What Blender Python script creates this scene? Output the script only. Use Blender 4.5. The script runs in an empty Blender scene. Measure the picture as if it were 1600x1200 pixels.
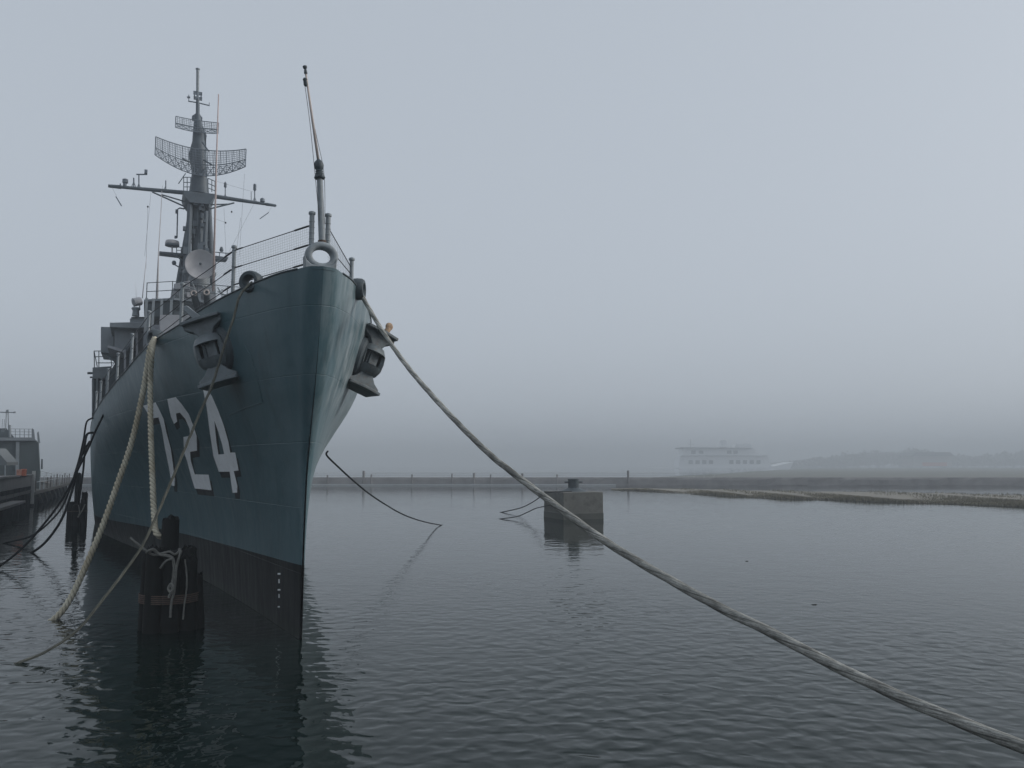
import bpy, bmesh, math, random
import numpy as np
from mathutils import Vector, Matrix
from mathutils.bvhtree import BVHTree
from mathutils.geometry import tessellate_polygon
R = math.radians
random.seed(7)
rng = np.random.default_rng(7)
C = bpy.context.scene.collection
SC = bpy.context.scene

# ------------------------------------------------------------------ camera
F = 1250.0                      # focal length in pixels of the 1600 px wide photograph
TH = math.atan(125.0 / F)       # the camera looks up a little
HC = 3.6                        # eye height above the water
cam_d = bpy.data.cameras.new('camera')
cam_d.sensor_width = 36.0
cam_d.lens = 36.0 * F / 1600.0
cam_d.clip_start = 0.1
cam_d.clip_end = 6000.0
cam = bpy.data.objects.new('camera', cam_d)
C.objects.link(cam)
cam.location = (0, 0, HC)
cam.rotation_euler = (R(90) + TH, 0, 0)
SC.camera = cam
SC.render.resolution_x, SC.render.resolution_y = 1024, 768

# ------------------------------------------------------------------ world, sun, exposure
SUN_EL, SUN_AZ = R(27), R(82)   # azimuth from +Y towards +X: sun veiled by fog, on the right
w = bpy.data.worlds.new('World')
SC.world = w
w.use_nodes = True
nt = w.node_tree
nt.nodes.clear()
wo = nt.nodes.new('ShaderNodeOutputWorld')
bg = nt.nodes.new('ShaderNodeBackground')
sky = nt.nodes.new('ShaderNodeTexSky')
sky.sky_type = 'NISHITA'
sky.sun_disc = False
sky.sun_elevation = SUN_EL
sky.sun_rotation = SUN_AZ
sky.air_density = 1.0
sky.dust_density = 4.0
hs = nt.nodes.new('ShaderNodeHueSaturation')
hs.inputs['Saturation'].default_value = 0.22
mixw = nt.nodes.new('ShaderNodeMix')
mixw.data_type = 'RGBA'
mixw.inputs['Factor'].default_value = 0.72
mixw.inputs['B'].default_value = (4.85, 5.46, 6.25, 1)      # even cloud deck
bg.inputs['Strength'].default_value = 0.10
nt.links.new(sky.outputs[0], hs.inputs['Color'])
nt.links.new(hs.outputs[0], mixw.inputs['A'])
nt.links.new(mixw.outputs['Result'], bg.inputs['Color'])
nt.links.new(bg.outputs[0], wo.inputs['Surface'])

sd = bpy.data.lights.new('sun', 'SUN')
sd.energy = 1.5
sd.angle = R(25)
sd.color = (1.0, 0.96, 0.90)
sun = bpy.data.objects.new('sun', sd)
C.objects.link(sun)
sdir = Vector((math.sin(SUN_AZ) * math.cos(SUN_EL), math.cos(SUN_AZ) * math.cos(SUN_EL), math.sin(SUN_EL)))
sun.rotation_euler = sdir.to_track_quat('Z', 'Y').to_euler()
sun.location = sdir * 60

SC.view_settings.view_transform = 'Standard'
SC.view_settings.look = 'None'
SC.view_settings.exposure = 0.2
SC.view_settings.gamma = 1.0
SC.render.engine = 'CYCLES'
SC.cycles.use_denoising = True
SC.cycles.max_bounces = 8
SC.cycles.volume_bounces = 3
SC.cycles.diffuse_bounces = 3
SC.cycles.glossy_bounces = 3

# ------------------------------------------------------------------ measuring helpers (plain geometry)
def ray(px, py):
    x = (px - 800) / F
    up = (600 - py) / F
    return Vector((x, math.cos(TH) - up * math.sin(TH), math.sin(TH) + up * math.cos(TH)))
EYE = Vector((0, 0, HC))
def at(px, py, Y):              # point at a distance Y ahead
    r = ray(px, py)
    return EYE + r * (Y / r.y)
def on_water(px, py, z=0.0):
    r = ray(px, py)
    return EYE + r * ((z - HC) / r.z)

A = R(24.5)                     # the ship's axis
P0 = on_water(470, 1000)        # stem at the waterline
DU = Vector((-math.sin(A), math.cos(A), 0))
DV = Vector((-math.cos(A), -math.sin(A), 0))
SHIP = Matrix.Translation(P0) @ Matrix.Rotation(R(90) + A, 4, 'Z')   # local x aft, y starboard, z up
ISHIP = SHIP.inverted()
def S(u, v, z):
    return SHIP @ Vector((u, v, z))
def on_u(px, py, u):            # ship-local point on the transverse plane u
    r = ray(px, py)
    t = (u - (EYE - P0).dot(DU)) / r.dot(DU)
    q = EYE + r * t - P0
    return Vector((u, q.dot(DV), q.z))

# ------------------------------------------------------------------ mesh builder
class MB:
    def __init__(s):
        s.v = []; s.f = []
    def add(s, vs, fs):
        b = len(s.v)
        s.v += [tuple(p) for p in vs]
        s.f += [tuple(i + b for i in f) for f in fs]
        return s
    def box(s, lo, hi, M=None):
        x0, y0, z0 = lo; x1, y1, z1 = hi
        vs = [Vector(p) for p in ((x0,y0,z0),(x1,y0,z0),(x1,y1,z0),(x0,y1,z0),(x0,y0,z1),(x1,y0,z1),(x1,y1,z1),(x0,y1,z1))]
        if M: vs = [M @ p for p in vs]
        return s.add(vs, [(3,2,1,0),(4,5,6,7),(0,1,5,4),(1,2,6,5),(2,3,7,6),(3,0,4,7)])
    def prism(s, poly, d):      # planar polygon (3D points) swept along d
        n = len(poly); d = Vector(d)
        vs = [Vector(p) for p in poly] + [Vector(p) + d for p in poly]
        fs = [tuple(range(n - 1, -1, -1)), tuple(range(n, 2 * n))]
        fs += [(i, (i + 1) % n, n + (i + 1) % n, n + i) for i in range(n)]
        return s.add(vs, fs)
    def tube(s, pts, r, n=8, lobes=0, pitch=0.5, depth=0.12, cap=True):
        pts = [Vector(p) for p in pts]
        m = len(pts)
        rs = r if isinstance(r, (list, tuple)) else [r] * m
        tang = []
        for i in range(m):
            t = pts[min(i + 1, m - 1)] - pts[max(i - 1, 0)]
            tang.append(t.normalized() if t.length > 1e-9 else Vector((0, 0, 1)))
        ref = Vector((0, 0, 1)) if abs(tang[0].z) < 0.9 else Vector((1, 0, 0))
        nx = (ref - tang[0] * ref.dot(tang[0])).normalized()
        b = len(s.v); L = 0.0
        for i in range(m):
            if i: L += (pts[i] - pts[i - 1]).length
            nx = (nx - tang[i] * nx.dot(tang[i])).normalized()
            ny = tang[i].cross(nx)
            for k in range(n):
                a = 2 * math.pi * k / n
                rr = rs[i]
                if lobes:
                    rr *= 1 - depth + depth * abs(math.cos(lobes * 0.5 * (a + 2 * math.pi * L / pitch / lobes * 1.0))) * 1.6
                s.v.append(tuple(pts[i] + nx * (math.cos(a) * rr) + ny * (math.sin(a) * rr)))
        for i in range(m - 1):
            for k in range(n):
                k2 = (k + 1) % n
                s.f.append((b + i*n + k, b + i*n + k2, b + (i+1)*n + k2, b + (i+1)*n + k))
        if cap:
            s.f.append(tuple(b + k for k in range(n - 1, -1, -1)))
            s.f.append(tuple(b + (m-1)*n + k for k in range(n)))
        return s
    def lathe(s, prof, M=None, n=20):   # prof: (radius, height) about z
        vs = []
        for (r, z) in prof:
            for k in range(n):
                a = 2 * math.pi * k / n
                p = Vector((r * math.cos(a), r * math.sin(a), z))
                vs.append(M @ p if M else p)
        fs = []
        for i in range(len(prof) - 1):
            for k in range(n):
                k2 = (k + 1) % n
                fs.append((i*n + k, i*n + k2, (i+1)*n + k2, (i+1)*n + k))
        fs.append(tuple(range(n - 1, -1, -1)))
        fs.append(tuple((len(prof)-1)*n + k for k in range(n)))
        return s.add(vs, fs)
    def torus(s, M, rx, ry, tr, n=28, k=10, tw=None):   # ring in local xy plane; tube half-size tr in plane, tw along z
        tw = tw or tr
        vs = []
        for i in range(n):
            a = 2 * math.pi * i / n
            ca, sa = math.cos(a), math.sin(a)
            for j in range(k):
                b = 2 * math.pi * j / k
                cx = math.copysign(abs(math.cos(b)) ** 0.7, math.cos(b)); sx = math.copysign(abs(math.sin(b)) ** 0.7, math.sin(b))
                vs.append(M @ Vector(((rx + tr * cx) * ca, (ry + tr * cx) * sa, tw * sx)))
        fs = [(i*k + j, ((i+1) % n)*k + j, ((i+1) % n)*k + (j+1) % k, i*k + (j+1) % k) for i in range(n) for j in range(k)]
        return s.add(vs, fs)
    def build(s, name, mat, parent=None, smooth=False, bevel=0.0):
        me = bpy.data.meshes.new(name)
        me.from_pydata(s.v, [], s.f)
        bm = bmesh.new(); bm.from_mesh(me)
        bmesh.ops.recalc_face_normals(bm, faces=bm.faces)
        bm.to_mesh(me); bm.free()
        if smooth:
            me.polygons.foreach_set('use_smooth', [True] * len(me.polygons))
        me.update()
        me.materials.append(mat)
        o = bpy.data.objects.new(name, me)
        C.objects.link(o)
        if parent: o.parent = parent
        if bevel:
            b = o.modifiers.new('bevel', 'BEVEL'); b.width = bevel; b.segments = 2; b.limit_method = 'ANGLE'
        if smooth == 'auto':
            with_sharp(me)
        return o

def with_sharp(me, ang=R(40)):
    bm = bmesh.new(); bm.from_mesh(me)
    for e in bm.edges:
        if len(e.link_faces) == 2 and e.calc_face_angle(0) > ang: e.smooth = False
    bm.to_mesh(me); bm.free()

def tag(o, label=None, cat=None, group=None, kind=None):
    if label: o['label'] = label
    if cat: o['category'] = cat
    if group: o['group'] = group
    if kind: o['kind'] = kind
    return o
def empty(name, M=None):
    o = bpy.data.objects.new(name, None)
    o.empty_display_size = 0.3
    C.objects.link(o)
    if M is not None: o.matrix_world = M
    return o
def spline(pts, n=80):          # Catmull-Rom through the points
    pts = [Vector(p) for p in pts]
    P = [pts[0] * 2 - pts[1]] + pts + [pts[-1] * 2 - pts[-2]]
    out = []
    m = len(pts) - 1
    per = max(2, n // m)
    for i in range(m):
        p0, p1, p2, p3 = P[i:i+4]
        for k in range(per):
            t = k / per
            out.append(0.5 * ((2*p1) + (p2 - p0)*t + (2*p0 - 5*p1 + 4*p2 - p3)*t*t + (3*p1 - p0 - 3*p2 + p3)*t**3))
    out.append(pts[-1])
    return out

# ------------------------------------------------------------------ materials
def new_mat(name):
    m = bpy.data.materials.new(name)
    m.use_nodes = True
    n = m.node_tree
    b = n.nodes['Principled BSDF']
    return m, n, b
def N(n, t, **kw):
    x = n.nodes.new(t)
    for k, val in kw.items(): setattr(x, k, val)
    return x
def noise(n, vec, scale, detail=4, rough=0.6, dist=0.0):
    x = N(n, 'ShaderNodeTexNoise')
    x.inputs['Scale'].default_value = scale
    x.inputs['Detail'].default_value = detail
    x.inputs['Roughness'].default_value = rough
    x.inputs['Distortion'].default_value = dist
    if vec is not None: n.links.new(vec, x.inputs['Vector'])
    return x.outputs['Fac']
def mapping(n, vec, scale=(1, 1, 1), rot=(0, 0, 0), loc=(0, 0, 0)):
    x = N(n, 'ShaderNodeMapping')
    x.inputs['Scale'].default_value = scale
    x.inputs['Rotation'].default_value = rot
    x.inputs['Location'].default_value = loc
    n.links.new(vec, x.inputs['Vector'])
    return x.outputs[0]
def ramp(n, fac, stops):
    x = N(n, 'ShaderNodeValToRGB')
    e = x.color_ramp.elements
    while len(e) < len(stops): e.new(0.5)
    for el, (p, c) in zip(e, stops):
        el.position = p
        el.color = c if len(c) == 4 else (*c, 1)
    n.links.new(fac, x.inputs['Fac'])
    return x.outputs['Color']
def mixc(n, fac, a, b, mode='MIX'):
    x = N(n, 'ShaderNodeMix', data_type='RGBA', blend_type=mode)
    for sock, val in (('Factor', fac), ('A', a), ('B', b)):
        if isinstance(val, (int, float)): x.inputs[sock].default_value = val
        elif isinstance(val, tuple): x.inputs[sock].default_value = val if len(val) == 4 else (*val, 1)
        else: n.links.new(val, x.inputs[sock])
    return x.outputs['Result']
def bump(n, b, h, strength=0.3, dist=0.02):
    x = N(n, 'ShaderNodeBump')
    x.inputs['Strength'].default_value = strength
    x.inputs['Distance'].default_value = dist
    n.links.new(h, x.inputs['Height'])
    n.links.new(x.outputs[0], b.inputs['Normal'])
    return x
def mottled(name, c, rough=0.6, var=0.35, scale=2.0, wear=None, wear_amt=0.5, metal=0.0, bumpy=0.15, stretch=(1, 1, 1), spec=0.4):
    m, n, b = new_mat(name)
    tc = N(n, 'ShaderNodeTexCoord').outputs['Object']
    f = noise(n, mapping(n, tc, stretch), scale, 6, 0.65)
    lo = tuple(x * (1 - var) for x in c); hi = tuple(min(1, x * (1 + var)) for x in c)
    col = ramp(n, f, [(0.28, lo), (0.72, hi)])
    if wear:
        g = noise(n, mapping(n, tc, stretch, loc=(7, 3, 1)), scale * 2.3, 8, 0.7)
        mask = ramp(n, g, [(0.66 - 0.2 * wear_amt, (0, 0, 0)), (0.72, (1, 1, 1))])
        col = mixc(n, mask, col, wear)
    n.links.new(col, b.inputs['Base Color'])
    rr = ramp(n, f, [(0.2, (rough * 0.8,) * 3), (0.8, (min(1, rough * 1.2),) * 3)])
    n.links.new(rr, b.inputs['Roughness'])
    b.inputs['Metallic'].default_value = metal
    b.inputs['Specular IOR Level'].default_value = spec
    if bumpy:
        bump(n, b, noise(n, tc, scale * 12, 5, 0.6), bumpy, 0.01)
    return m

M_GREY = mottled('haze_grey_paint', (0.20, 0.225, 0.245), 0.55, 0.16, 1.4, wear=(0.13, 0.10, 0.08), wear_amt=0.15)
M_LGREY = mottled('pale_grey_paint', (0.30, 0.31, 0.335), 0.55, 0.14, 1.5, wear=(0.17, 0.13, 0.11), wear_amt=0.2)
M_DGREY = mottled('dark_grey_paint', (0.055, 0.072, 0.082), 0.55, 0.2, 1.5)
M_MAST = mottled('mast_paint', (0.095, 0.118, 0.140), 0.6, 0.2, 2.0)
M_RAIL = mottled('weathered_grey_rail', (0.25, 0.28, 0.30), 0.6, 0.25, 6.0, wear=(0.16, 0.10, 0.065), wear_amt=0.25)
M_BLACK = mottled('black_rubber_and_hub_dark', (0.012, 0.013, 0.015), 0.6, 0.3, 4.0)
M_WHITE = mottled('weathered_white', (0.48, 0.47, 0.48), 0.5, 0.1, 3.0)
M_WHIP = mottled('pinkish_white_whip', (0.50, 0.40, 0.38), 0.5, 0.15, 3.0)
M_GLASS = mottled('dark_window_glass', (0.015, 0.022, 0.026), 0.15, 0.2, 3.0, bumpy=0)
M_WIRE = mottled('dark_wire', (0.03, 0.034, 0.038), 0.5, 0.2, 4.0, bumpy=0)
M_NET = mottled('grey_net_cord', (0.10, 0.115, 0.125), 0.8, 0.2, 4.0, bumpy=0)
M_NUM = mottled('white_numeral_paint', (0.86, 0.88, 0.90), 0.5, 0.10, 2.5, wear=(0.55, 0.58, 0.6), wear_amt=0.2)
M_ANT = mottled('fog_paled_antenna_paint', (0.17, 0.20, 0.235), 0.6, 0.2, 2.0)  # paler than the mast: the fog's fading is put into the colour
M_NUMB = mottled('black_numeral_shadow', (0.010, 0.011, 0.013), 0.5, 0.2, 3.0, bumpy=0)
M_TEAK = mottled('deck_paint', (0.045, 0.055, 0.062), 0.7, 0.2, 1.0)
M_STAFF = mottled('weathered_staff', (0.50, 0.44, 0.41), 0.6, 0.25, 5.0)
M_RUST = mottled('orange_rust', (0.38, 0.26, 0.17), 0.8, 0.35, 9.0, bumpy=0.3)
M_BROWN = mottled('brown_rust', (0.09, 0.06, 0.048), 0.8, 0.4, 12.0, bumpy=0.3)
M_CONC = mottled('stained_concrete', (0.13, 0.13, 0.118), 0.85, 0.25, 1.2, wear=(0.07, 0.068, 0.06), wear_amt=0.7, bumpy=0.6)

def hull_material():
    m, n, b = new_mat('hull_paint')
    tc = N(n, 'ShaderNodeTexCoord').outputs['Object']
    sep = N(n, 'ShaderNodeSeparateXYZ'); n.links.new(tc, sep.inputs[0])
    big = noise(n, tc, 0.55, 5, 0.6)
    col = ramp(n, big, [(0.3, (0.040, 0.094, 0.113)), (0.7, (0.058, 0.120, 0.141))])
    # chalky runs down the plating
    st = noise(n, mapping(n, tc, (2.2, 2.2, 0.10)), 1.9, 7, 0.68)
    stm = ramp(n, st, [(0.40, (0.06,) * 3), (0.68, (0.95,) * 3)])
    # chalk runs boosted to port: real wear plus that side's light in the colour
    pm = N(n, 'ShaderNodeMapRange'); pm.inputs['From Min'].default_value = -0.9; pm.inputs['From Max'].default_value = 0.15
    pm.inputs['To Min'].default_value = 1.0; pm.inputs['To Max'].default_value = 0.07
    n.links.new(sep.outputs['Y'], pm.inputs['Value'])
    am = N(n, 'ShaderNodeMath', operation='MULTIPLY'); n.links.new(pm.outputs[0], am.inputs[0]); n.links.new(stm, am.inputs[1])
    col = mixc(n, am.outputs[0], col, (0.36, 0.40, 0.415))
    dk = noise(n, mapping(n, tc, (1.6, 1.6, 0.16), loc=(4, 9, 2)), 1.3, 6, 0.65)
    dkm = ramp(n, dk, [(0.53, (0, 0, 0)), (0.72, (0.55, 0.55, 0.55))])
    col = mixc(n, dkm, col, (0.030, 0.060, 0.072))
    # rust specks
    ru = noise(n, mapping(n, tc, (3, 3, 0.7), loc=(1, 2, 3)), 4.5, 8, 0.75)
    rum = ramp(n, ru, [(0.66, (0, 0, 0)), (0.74, (0.75, 0.75, 0.75))])
    col = mixc(n, rum, col, (0.13, 0.075, 0.05))
    rr_ = noise(n, mapping(n, tc, (3.5, 3.5, 0.14), loc=(8, 1, 5)), 1.7, 6, 0.7)
    col = mixc(n, ramp(n, rr_, [(0.64, (0, 0, 0)), (0.74, (0.5,) * 3)]), col, (0.115, 0.085, 0.062))      # rust runs
    # grime bloom on the black paint
    bt = ramp(n, noise(n, mapping(n, tc, (1, 1, .3)), 2.4, 6, 0.7), [(0.35, (0.002, 0.003, 0.0035)), (0.75, (0.006, 0.009, 0.010))])
    wl_ = N(n, 'ShaderNodeMath', operation='MULTIPLY_ADD'); wl_.inputs[1].default_value = 0.5
    n.links.new(noise(n, mapping(n, tc, (3, 3, .6)), 2.0, 5, 0.7), wl_.inputs[0]); n.links.new(sep.outputs['Z'], wl_.inputs[2])
    bt = mixc(n, ramp(n, wl_.outputs[0], [(0.40, (1, 1, 1)), (0.52, (0, 0, 0))]), bt, (0.008, 0.013, 0.010))         # weed at the waterline
    # boot top: everything below the line (it drops a little going aft)
    wob = N(n, 'ShaderNodeMath', operation='MULTIPLY_ADD'); wob.inputs[1].default_value = 0.022
    n.links.new(sep.outputs['X'], wob.inputs[0]); n.links.new(sep.outputs['Z'], wob.inputs[2])
    lt = N(n, 'ShaderNodeMath', operation='LESS_THAN'); lt.inputs[1].default_value = 1.515
    n.links.new(wob.outputs[0], lt.inputs[0])
    col = mixc(n, lt.outputs[0], col, bt)
    n.links.new(col, b.inputs['Base Color'])
    rr = ramp(n, st, [(0.25, (0.30,) * 3), (0.75, (0.50,) * 3)])
    n.links.new(rr, b.inputs['Roughness'])
    spm = N(n, 'ShaderNodeMapRange'); spm.inputs['To Min'].default_value = 0.5; spm.inputs['To Max'].default_value = 0.12
    n.links.new(lt.outputs[0], spm.inputs['Value']); n.links.new(spm.outputs[0], b.inputs['Specular IOR Level'])
    # plate laps and dents
    br = N(n, 'ShaderNodeTexBrick')
    br.inputs['Scale'].default_value = 1.0
    br.inputs['Mortar Size'].default_value = 0.012
    br.inputs['Mortar Smooth'].default_value = 0.5
    br.inputs['Brick Width'].default_value = 6.8
    br.inputs['Row Height'].default_value = 1.35
    comb = N(n, 'ShaderNodeCombineXYZ')
    sx = N(n, 'ShaderNodeMath', operation='SUBTRACT'); sx.inputs[1].default_value = 1.9
    n.links.new(sep.outputs['X'], sx.inputs[0]); n.links.new(sx.outputs[0], comb.inputs[0]); n.links.new(sep.outputs['Z'], comb.inputs[1])
    n.links.new(comb.outputs[0], br.inputs['Vector'])
    b1 = N(n, 'ShaderNodeBump'); b1.inputs['Strength'].default_value = 0.55; b1.inputs['Distance'].default_value = 0.012; b1.invert = True
    n.links.new(br.outputs['Fac'], b1.inputs['Height'])
    b2 = N(n, 'ShaderNodeBump'); b2.inputs['Strength'].default_value = 0.5; b2.inputs['Distance'].default_value = 0.07
    n.links.new(noise(n, tc, 0.9, 3, 0.5), b2.inputs['Height'])
    n.links.new(b1.outputs[0], b2.inputs['Normal'])
    n.links.new(b2.outputs[0], b.inputs['Normal'])
    return m
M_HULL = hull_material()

def rope_material(name, light, dark, grime=0.6, pitch=0.3):
    m, n, b = new_mat(name)
    tc = N(n, 'ShaderNodeTexCoord')
    ob = tc.outputs['Object']
    sp = N(n, 'ShaderNodeSeparateXYZ'); n.links.new(tc.outputs['UV'], sp.inputs[0])     # u metres along, v round
    a1 = N(n, 'ShaderNodeMath', operation='MULTIPLY'); a1.inputs[1].default_value = 1.0 / pitch; n.links.new(sp.outputs['X'], a1.inputs[0])
    a2 = N(n, 'ShaderNodeMath', operation='MULTIPLY_ADD'); a2.inputs[1].default_value = 3.0; n.links.new(sp.outputs['Y'], a2.inputs[0]); n.links.new(a1.outputs[0], a2.inputs[2])
    fr = N(n, 'ShaderNodeMath', operation='FRACT'); n.links.new(a2.outputs[0], fr.inputs[0])
    sb = N(n, 'ShaderNodeMath', operation='SUBTRACT'); sb.inputs[1].default_value = 0.5; n.links.new(fr.outputs[0], sb.inputs[0])
    ab = N(n, 'ShaderNodeMath', operation='ABSOLUTE'); n.links.new(sb.outputs[0], ab.inputs[0])
    cv = N(n, 'ShaderNodeCombineXYZ'); n.links.new(sp.outputs['X'], cv.inputs[0]); n.links.new(a2.outputs[0], cv.inputs[1])
    f = noise(n, ob, 1.6, 6, 0.7)
    fib = noise(n, mapping(n, cv.outputs[0], (7.0, 7.0, 1.0)), 1.0, 6, 0.75)     # yarns follow the lay
    g = noise(n, ob, 60.0, 3, 0.7)
    col = ramp(n, f, [(0.35, dark), (0.6, light)])
    col = mixc(n, ramp(n, fib, [(0.36, (grime,) * 3), (0.56, (0,) * 3)]), col, tuple(x * 0.30 for x in dark))
    col = mixc(n, ramp(n, g, [(0.30, (grime * .5,) * 3), (0.5, (0,) * 3)]), col, tuple(x * 0.5 for x in dark))
    col = mixc(n, ramp(n, ab.outputs[0], [(0.02, (0.7,) * 3), (0.12, (0,) * 3)]), col, tuple(x * 0.25 for x in dark))   # dark grooves along the lay
    n.links.new(col, b.inputs['Base Color'])
    b.inputs['Roughness'].default_value = 0.9
    b.inputs['Specular IOR Level'].default_value = 0.15
    bump(n, b, fib, 0.8, 0.02)
    return m
M_ROPE = rope_material('weathered_hawser', (0.54, 0.54, 0.50), (0.19, 0.19, 0.175), 0.85, .62)
M_TAN = rope_material('tan_rope', (0.66, 0.62, 0.50), (0.46, 0.40, 0.29), 0.35, .12)
M_THIN = rope_material('dull_line', (0.24, 0.24, 0.20), (0.12, 0.125, 0.11))
M_DARKR = rope_material('black_line', (0.018, 0.02, 0.024), (0.008, 0.009, 0.011))
M_LASH = rope_material('bleached_line', (0.30, 0.30, 0.28), (0.15, 0.15, 0.14))
M_PILE = mottled('wet_black_timber', (0.006, 0.007, 0.007), 0.7, 0.5, 2.0, wear=(0.022, 0.024, 0.02), wear_amt=0.3, stretch=(4, 4, 0.5), bumpy=0.8, spec=0.15)

def water_material():
    m, n, b = new_mat('harbour_water')
    tc = N(n, 'ShaderNodeTexCoord').outputs['Object']
    b.inputs['Base Color'].default_value = (0.0010, 0.0065, 0.0055, 1)
    b.inputs['Specular Tint'].default_value = (0.74, 1.0, 0.88, 1)
    b.inputs['Roughness'].default_value = 0.03
    b.inputs['IOR'].default_value = 1.235
    b.inputs['Specular IOR Level'].default_value = 0.5
    n1 = noise(n, mapping(n, tc, (1.0, 1.2, 1.0), rot=(0, 0, R(12))), 0.8, 2, 0.5, 0.4)
    n2 = noise(n, mapping(n, tc, (1.0, 1.1, 1.0), rot=(0, 0, R(-9))), 3.1, 0.6, 0.5, 0.35)
    n3 = noise(n, tc, 9.0, 1, 0.5, 0.3)
    # gusts: the ripples come in patches
    pt = ramp(n, noise(n, tc, 0.07, 3, 0.55), [(0.36, (0.25,) * 3), (0.62, (1,) * 3)])
    sy = N(n, 'ShaderNodeSeparateXYZ'); n.links.new(tc, sy.inputs[0])
    lee = N(n, 'ShaderNodeMapRange'); lee.inputs['From Min'].default_value = 11; lee.inputs['From Max'].default_value = 30   # calmer out in the basin
    lee.inputs['To Min'].default_value = 1.0; lee.inputs['To Max'].default_value = 0.14
    n.links.new(sy.outputs['Y'], lee.inputs['Value'])
    pt = mixc(n, 1.0, pt, lee.outputs[0], 'MULTIPLY')
    b0 = N(n, 'ShaderNodeBump'); b0.inputs['Strength'].default_value = 1.0; b0.inputs['Distance'].default_value = 0.018
    n.links.new(n1, b0.inputs['Height'])
    b1 = N(n, 'ShaderNodeBump'); b1.inputs['Distance'].default_value = 0.052
    n.links.new(pt, b1.inputs['Strength'])
    n.links.new(n2, b1.inputs['Height']); n.links.new(b0.outputs[0], b1.inputs['Normal'])
    b2 = N(n, 'ShaderNodeBump'); b2.inputs['Strength'].default_value = 0.5; b2.inputs['Distance'].default_value = 0.0030
    n.links.new(n3, b2.inputs['Height']); n.links.new(b1.outputs[0], b2.inputs['Normal'])
    n.links.new(b2.outputs[0], b.inputs['Normal'])
    return m

# ------------------------------------------------------------------ water
mb = MB()
NW = 96
mb.add([(1850 * math.cos(2*math.pi*k/NW), 1850 * math.sin(2*math.pi*k/NW), 0) for k in range(NW)], [tuple(range(NW))])
tag(mb.build('water', water_material()), kind='structure')

# ================================================================== THE DESTROYER
ship = empty('destroyer', SHIP)
tag(ship, 'large grey naval destroyer moored bow-on with white 724 on its black-bottomed bow', 'warship')

def interp(xs, ys):
    # monotone cubic (PCHIP)
    xs = np.array(xs, float); ys = np.array(ys, float)
    h = np.diff(xs); dl = np.diff(ys) / h
    d = np.zeros(len(xs)); d[0] = dl[0]; d[-1] = dl[-1]
    for i in range(1, len(xs) - 1):
        if dl[i-1] * dl[i] > 0:
            w1 = 2*h[i] + h[i-1]; w2 = h[i] + 2*h[i-1]
            d[i] = (w1 + w2) / (w1/dl[i-1] + w2/dl[i])
    def f(x):
        i = int(np.clip(np.searchsorted(xs, x) - 1, 0, len(xs) - 2))
        t = min(max((x - xs[i]) / h[i], 0), 1)
        return float((1+2*t)*(1-t)**2*ys[i] + t*(1-t)**2*h[i]*d[i] + t*t*(3-2*t)*ys[i+1] + t*t*(t-1)*h[i]*d[i+1])
    return f
stem_u = interp([-3, 0, 1.5, 3.2, 4.4, 5.2, 6.4, 7.5], [0.25, 0.0, -0.03, -0.16, -0.55, -0.88, -1.22, -1.48])
deck_b = interp([-1.48, -1.40, -1.2, -0.8, 0, 1, 2.4, 4, 5.6, 6.5, 9, 11.5, 13.5, 25, 35, 50, 75, 100, 114],
                [0.0, 0.20, 0.36, 0.66, 1.06, 1.50, 1.98, 2.38, 2.82, 3.04, 3.45, 3.80, 4.12, 5.42, 5.98, 6.2, 6.2, 5.4, 4.4])
deck_z = interp([-1.5, 0, 2.4, 5.6, 11.5, 13.5, 25, 40, 60, 114], [7.50, 7.40, 7.20, 6.97, 6.58, 6.42, 5.70, 5.05, 4.5, 4.3])
wl_b = interp([0, 4.5, 10, 15, 20, 26, 32, 40, 55, 75, 100, 114], [0.02, 0.52, 1.25, 2.05, 3.0, 4.2, 5.2, 5.8, 6.1, 6.1, 5.0, 3.6])
g_fwd = interp([0, 0.28, 0.37, 0.47, 0.56, 0.66, 0.78, 0.9, 1.0], [0, 0.10, 0.17, 0.28, 0.41, 0.585, 0.79, 0.93, 1.0])
def half_breadth(s, t):
    """s: distance aft of the stem at that height, t: height / deck height"""
    ud = s * (114 + 1.48) / 114 - 1.48
    bd = deck_b(ud); bw = wl_b(s)
    g1 = g_fwd(max(t, 0)); g2 = 1 - (1 - max(t, 0)) ** 2.2
    k = min(max((s - 12) / 24, 0), 1); k = k * k * (3 - 2 * k)
    g = g1 * (1 - k) + g2 * k
    b = bw + (bd - bw) * g
    if t < 0: b = bw * max(0.0, 1 + t * 0.9)
    # rounded stem
    tt = max(t, 0)
    r = 0.008 + 0.22 * tt ** 3.4 * (1 - 0.75 * tt ** 8)
    q = min(s / r, 1.0)
    return b + r * math.sqrt(max(0.0, 1 - (1 - q) ** 2)) * math.exp(-(s / 1.6) ** 2) * 0.8
SS = sorted(set(list(np.round(np.concatenate([np.array([0, .004, .012, .025, .045, .07, .105, .15, .2, .26, .34, .44, .56, .7, .85]), np.arange(1, 6, .35), np.arange(6, 16, .8), np.arange(16, 40, 1.6), np.arange(40, 115, 5)]), 3)) + [114.0]))
SS = [s for s in SS if s <= 114.0]
TT = [-0.10, -0.05, 0.0] + list(np.linspace(0.04, 1.0, 27))
def hull_point(s, t, side):
    ud = s * (114 + 1.48) / 114 - 1.48
    zd = deck_z(ud)
    z = t * zd
    us = stem_u(z)
    u = us + s * (114 - us) / 114
    return Vector((u, side * half_breadth(s, t), z))
mb = MB()
vs, fs = [], []
nT = len(TT)
for side in (1, -1):
    base = len(vs)
    for s in SS:
        for t in TT: vs.append(hull_point(s, t, side))
    for i in range(len(SS) - 1):
        for j in range(nT - 1):
            a = base + i*nT + j
            fs.append((a, a + nT, a + nT + 1, a + 1))
nh = len(SS) * nT
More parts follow.
